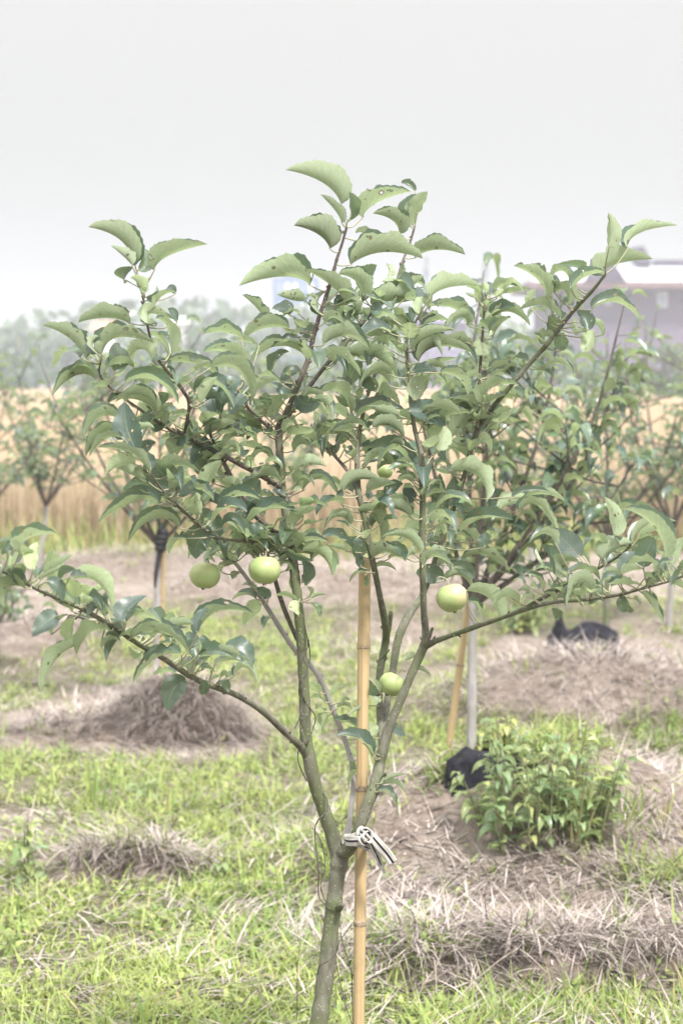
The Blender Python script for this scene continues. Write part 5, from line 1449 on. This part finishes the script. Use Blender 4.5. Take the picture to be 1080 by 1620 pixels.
mb.add([(xg[0], y0 - 1.3, zb + .01), (xg[2], y0 - 1.3, zb + .01), (xg[1], y0 - 1.3, zg), (xg[0], y0 + 4, zb + .01), (xg[2], y0 + 4, zb + .01), (xg[1], y0 + 4, zg)],
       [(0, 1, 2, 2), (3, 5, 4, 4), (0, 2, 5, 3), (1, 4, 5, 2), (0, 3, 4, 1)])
mb.build('shaded_hip', M_ridge_and_shade, HB, smooth=False)
mb = MB()  # upswept ridge ornament
q = [XZ(*p_, D) for p_ in ((1012, 386), (1030, 383), (1037, 396), (1045, 414), (1026, 414), (1016, 400))]
n6 = len(q); Vv = [(a_, y0 + 3.4, b_) for a_, b_ in q] + [(a_, y0 + 5.4, b_) for a_, b_ in q]
mb.add(Vv, [(0, 5, 2, 1), (5, 4, 3, 2), (6, 7, 8, 11), (11, 8, 9, 10)] + [(i, (i + 1) % 6, (i + 1) % 6 + 6, i + 6) for i in range(6)])
mb.build('ridge_ornament', M_ridge_and_shade, HB, smooth=False)
boxo('ridge_beam', M_ridge_and_shade, HB, XZ(1052, 0, D)[0], xe1, y0 + 4.2, y0 + 4.8, zr + 0.01, zr + 0.32)
for px in (1046, 960, 900, 1120, 1180):
    xa_, za_ = XZ(px - 8, 486, D); xb_, zb_ = XZ(px + 8, 462, D)
    f_ = boxo('window', M_trim if px != 1046 else M_white, HB, xa_, xb_, y0 - 0.06, y0 + 0.1, za_, zb_)
    g_ = boxo('pane', M_glass, HB, xa_ + .08, xb_ - .08, y0 - 0.10, y0 - 0.05, za_ + .08, zb_ - .08)
    g_.parent = f_; g_.matrix_parent_inverse = mathutils.Matrix.Identity(4)
for px in (872, 1005, 1090):
    boxo('pilaster', M_trim, HB, XZ(px, 0, D)[0], XZ(px + 5, 0, D)[0], y0 - 0.12, y0 + 0.1, 0, z1 - 0.01)

# tall tower block far left of centre
D = 150.0
y0 = P(460, 590, D)[1]
x0, zt = XZ(432, 440, D); x1, _ = XZ(502, 440, D)
TW = empty('tower_block', ((x0 + x1) / 2, y0, 0), 'pale blue tower block behind the left of the crown', 'building')
boxo('wall', M_tower, TW, x0, x1, y0, y0 + 8, 0, zt)
boxo('parapet', M_tower, TW, x0 + .7, x1 - .9, y0 + 1, y0 + 7, zt + .003, zt + .6)
for r_ in range(4):
    for c_ in range(5):
        xa_ = x0 + 0.3 + c_ * (x1 - x0 - .4) / 5; za_ = zt - 1.1 - r_ * 1.55
        boxo('window', M_white if (r_ + c_) % 3 else M_glass, TW, xa_, xa_ + 0.38, y0 - 0.05, y0 + 0.1, za_, za_ + .75)  # white on most windows puts their glimmer into the colour
# mauve house left of the conifers
D = 140.0
y0 = P(700, 590, D)[1]
x0, zt = XZ(655, 510, D); x1, _ = XZ(738, 510, D)
MH = empty('house', ((x0 + x1) / 2, y0, 0), 'mauve house with low roof behind the crown', 'house')
boxo('wall', M_mauve, MH, x0, x1, y0, y0 + 6, 0, zt)
mb = MB(); zr = XZ(0, 486, D)[1]
V = [(x0 - .4, y0 - .5, zt + .003), (x1 + .4, y0 - .5, zt + .003), (x1 + .4, y0 + 6.5, zt + .003), (x0 - .4, y0 + 6.5, zt + .003), (x0 + 1, y0 + 3, zr), (x1 - 1, y0 + 3, zr)]
mb.add(V, [(0, 1, 5, 4), (2, 3, 4, 5), (0, 4, 4, 3), (1, 2, 5, 5)])
mb.build('roof', M_mauve, MH, smooth=False)
for px in (680, 712):
    boxo('window', M_glass, MH, XZ(px, 0, D)[0], XZ(px + 8, 0, D)[0], y0 - .05, y0 + .1, zt - 1.9, zt - .8)
# little orange-roofed house and a white one in the left haze
for (px0, px1, pe, pr, D, mr, lab) in ((148, 176, 522, 507, 120.0, M_orange, 'small orange roofed house between the far left trees'), (268, 292, 512, 500, 125.0, M_white, 'small white house beside the pale round tree')):
    y0 = P(px0, 590, D)[1]
    x0, zt = XZ(px0, pe, D); x1, _ = XZ(px1, pe, D)
    h_ = empty('house', ((x0 + x1) / 2, y0, 0), lab, 'house')
    boxo('wall', M_white, h_, x0, x1, y0, y0 + 2.5, 0, zt)
    mb = MB(); zr = XZ(0, pr, D)[1]
    V = [(x0 - .2, y0 - .3, zt + .003), (x1 + .2, y0 - .3, zt + .003), (x1 + .2, y0 + 2.8, zt + .003), (x0 - .2, y0 + 2.8, zt + .003), (x0 - .2, y0 + 1.25, zr), (x1 + .2, y0 + 1.25, zr)]
    mb.add(V, [(0, 1, 5, 4), (2, 3, 4, 5), (0, 4, 4, 3), (1, 2, 5, 5)])
    mb.build('roof', mr, h_, smooth=False)
    boxo('window', M_glass, h_, x0 + .35, x0 + .75, y0 - .04, y0 + .05, zt - 1.2, zt - .5)

# low hedge of scrub closing the horizon
rg = np.random.default_rng(9); n_ = 16000
hx = rg.uniform(-190, 190, n_); hy = rg.uniform(140, 172, n_) + 14 * np.sin(hx * 0.02)
hh = 2.0 + 5.0 * fbm(hx * 0.06 + 30, hy * 0 + 1.0, 61)
hz_ = rg.uniform(0, 1, n_) ** 0.7 * hh
s_ = rg.uniform(0.35, 0.9, n_)
u = rg.normal(0, 1, (n_, 3)); u /= np.linalg.norm(u, axis=1, keepdims=True)
v = np.cross(u, rg.normal(0, 1, (n_, 3))); v /= np.linalg.norm(v, axis=1, keepdims=True)
c = np.stack([hx, hy, hz_ + 0.3], -1)
V = np.stack([c - u * s_[:, None], c + v * s_[:, None] * .6, c + u * s_[:, None], c - v * s_[:, None] * .6], 1).reshape(-1, 3)
R = np.repeat(np.stack([rg.uniform(0.1, 0.9, n_), np.clip(fbm(hx * .1, hy * .1, 4) - .2, 0, 1), rg.uniform(0, 1, n_)], -1), 4, 0)
tag(mesh_obj('treeline', V, np.arange(len(V)).reshape(-1, 4), M_far, None, np.tile([(0.3, 0.1), (0.2, 0.4), (0.3, 0.9), (0.9, 0.45)], (n_, 1)), R, False),
    'hazy far woods closing the horizon behind the wheat', 'woods', kind='stuff')

# ------------------------------------------------------------------ haze
m, n, l = nodes_mat('haze')
pv = n.new('ShaderNodeVolumePrincipled')
pv.inputs['Color'].default_value = (0.92, 0.94, 1.0, 1)
pv.inputs['Density'].default_value = 0.0034
pv.inputs['Anisotropy'].default_value = 0.2
o = n.new('ShaderNodeOutputMaterial'); l.new(pv.outputs[0], o.inputs['Volume'])
mb = MB(); HZ = 620.0
far_x = float(max(abs(gx).max(), abs(gy).max())) + 5
box(mb, -far_x, far_x, -far_x, far_x, -1.5, 15.5)
hz = mb.build('haze', m, None, smooth=False)
tag(hz, 'thin pale haze lying over the orchard and fields', 'haze', kind='stuff')
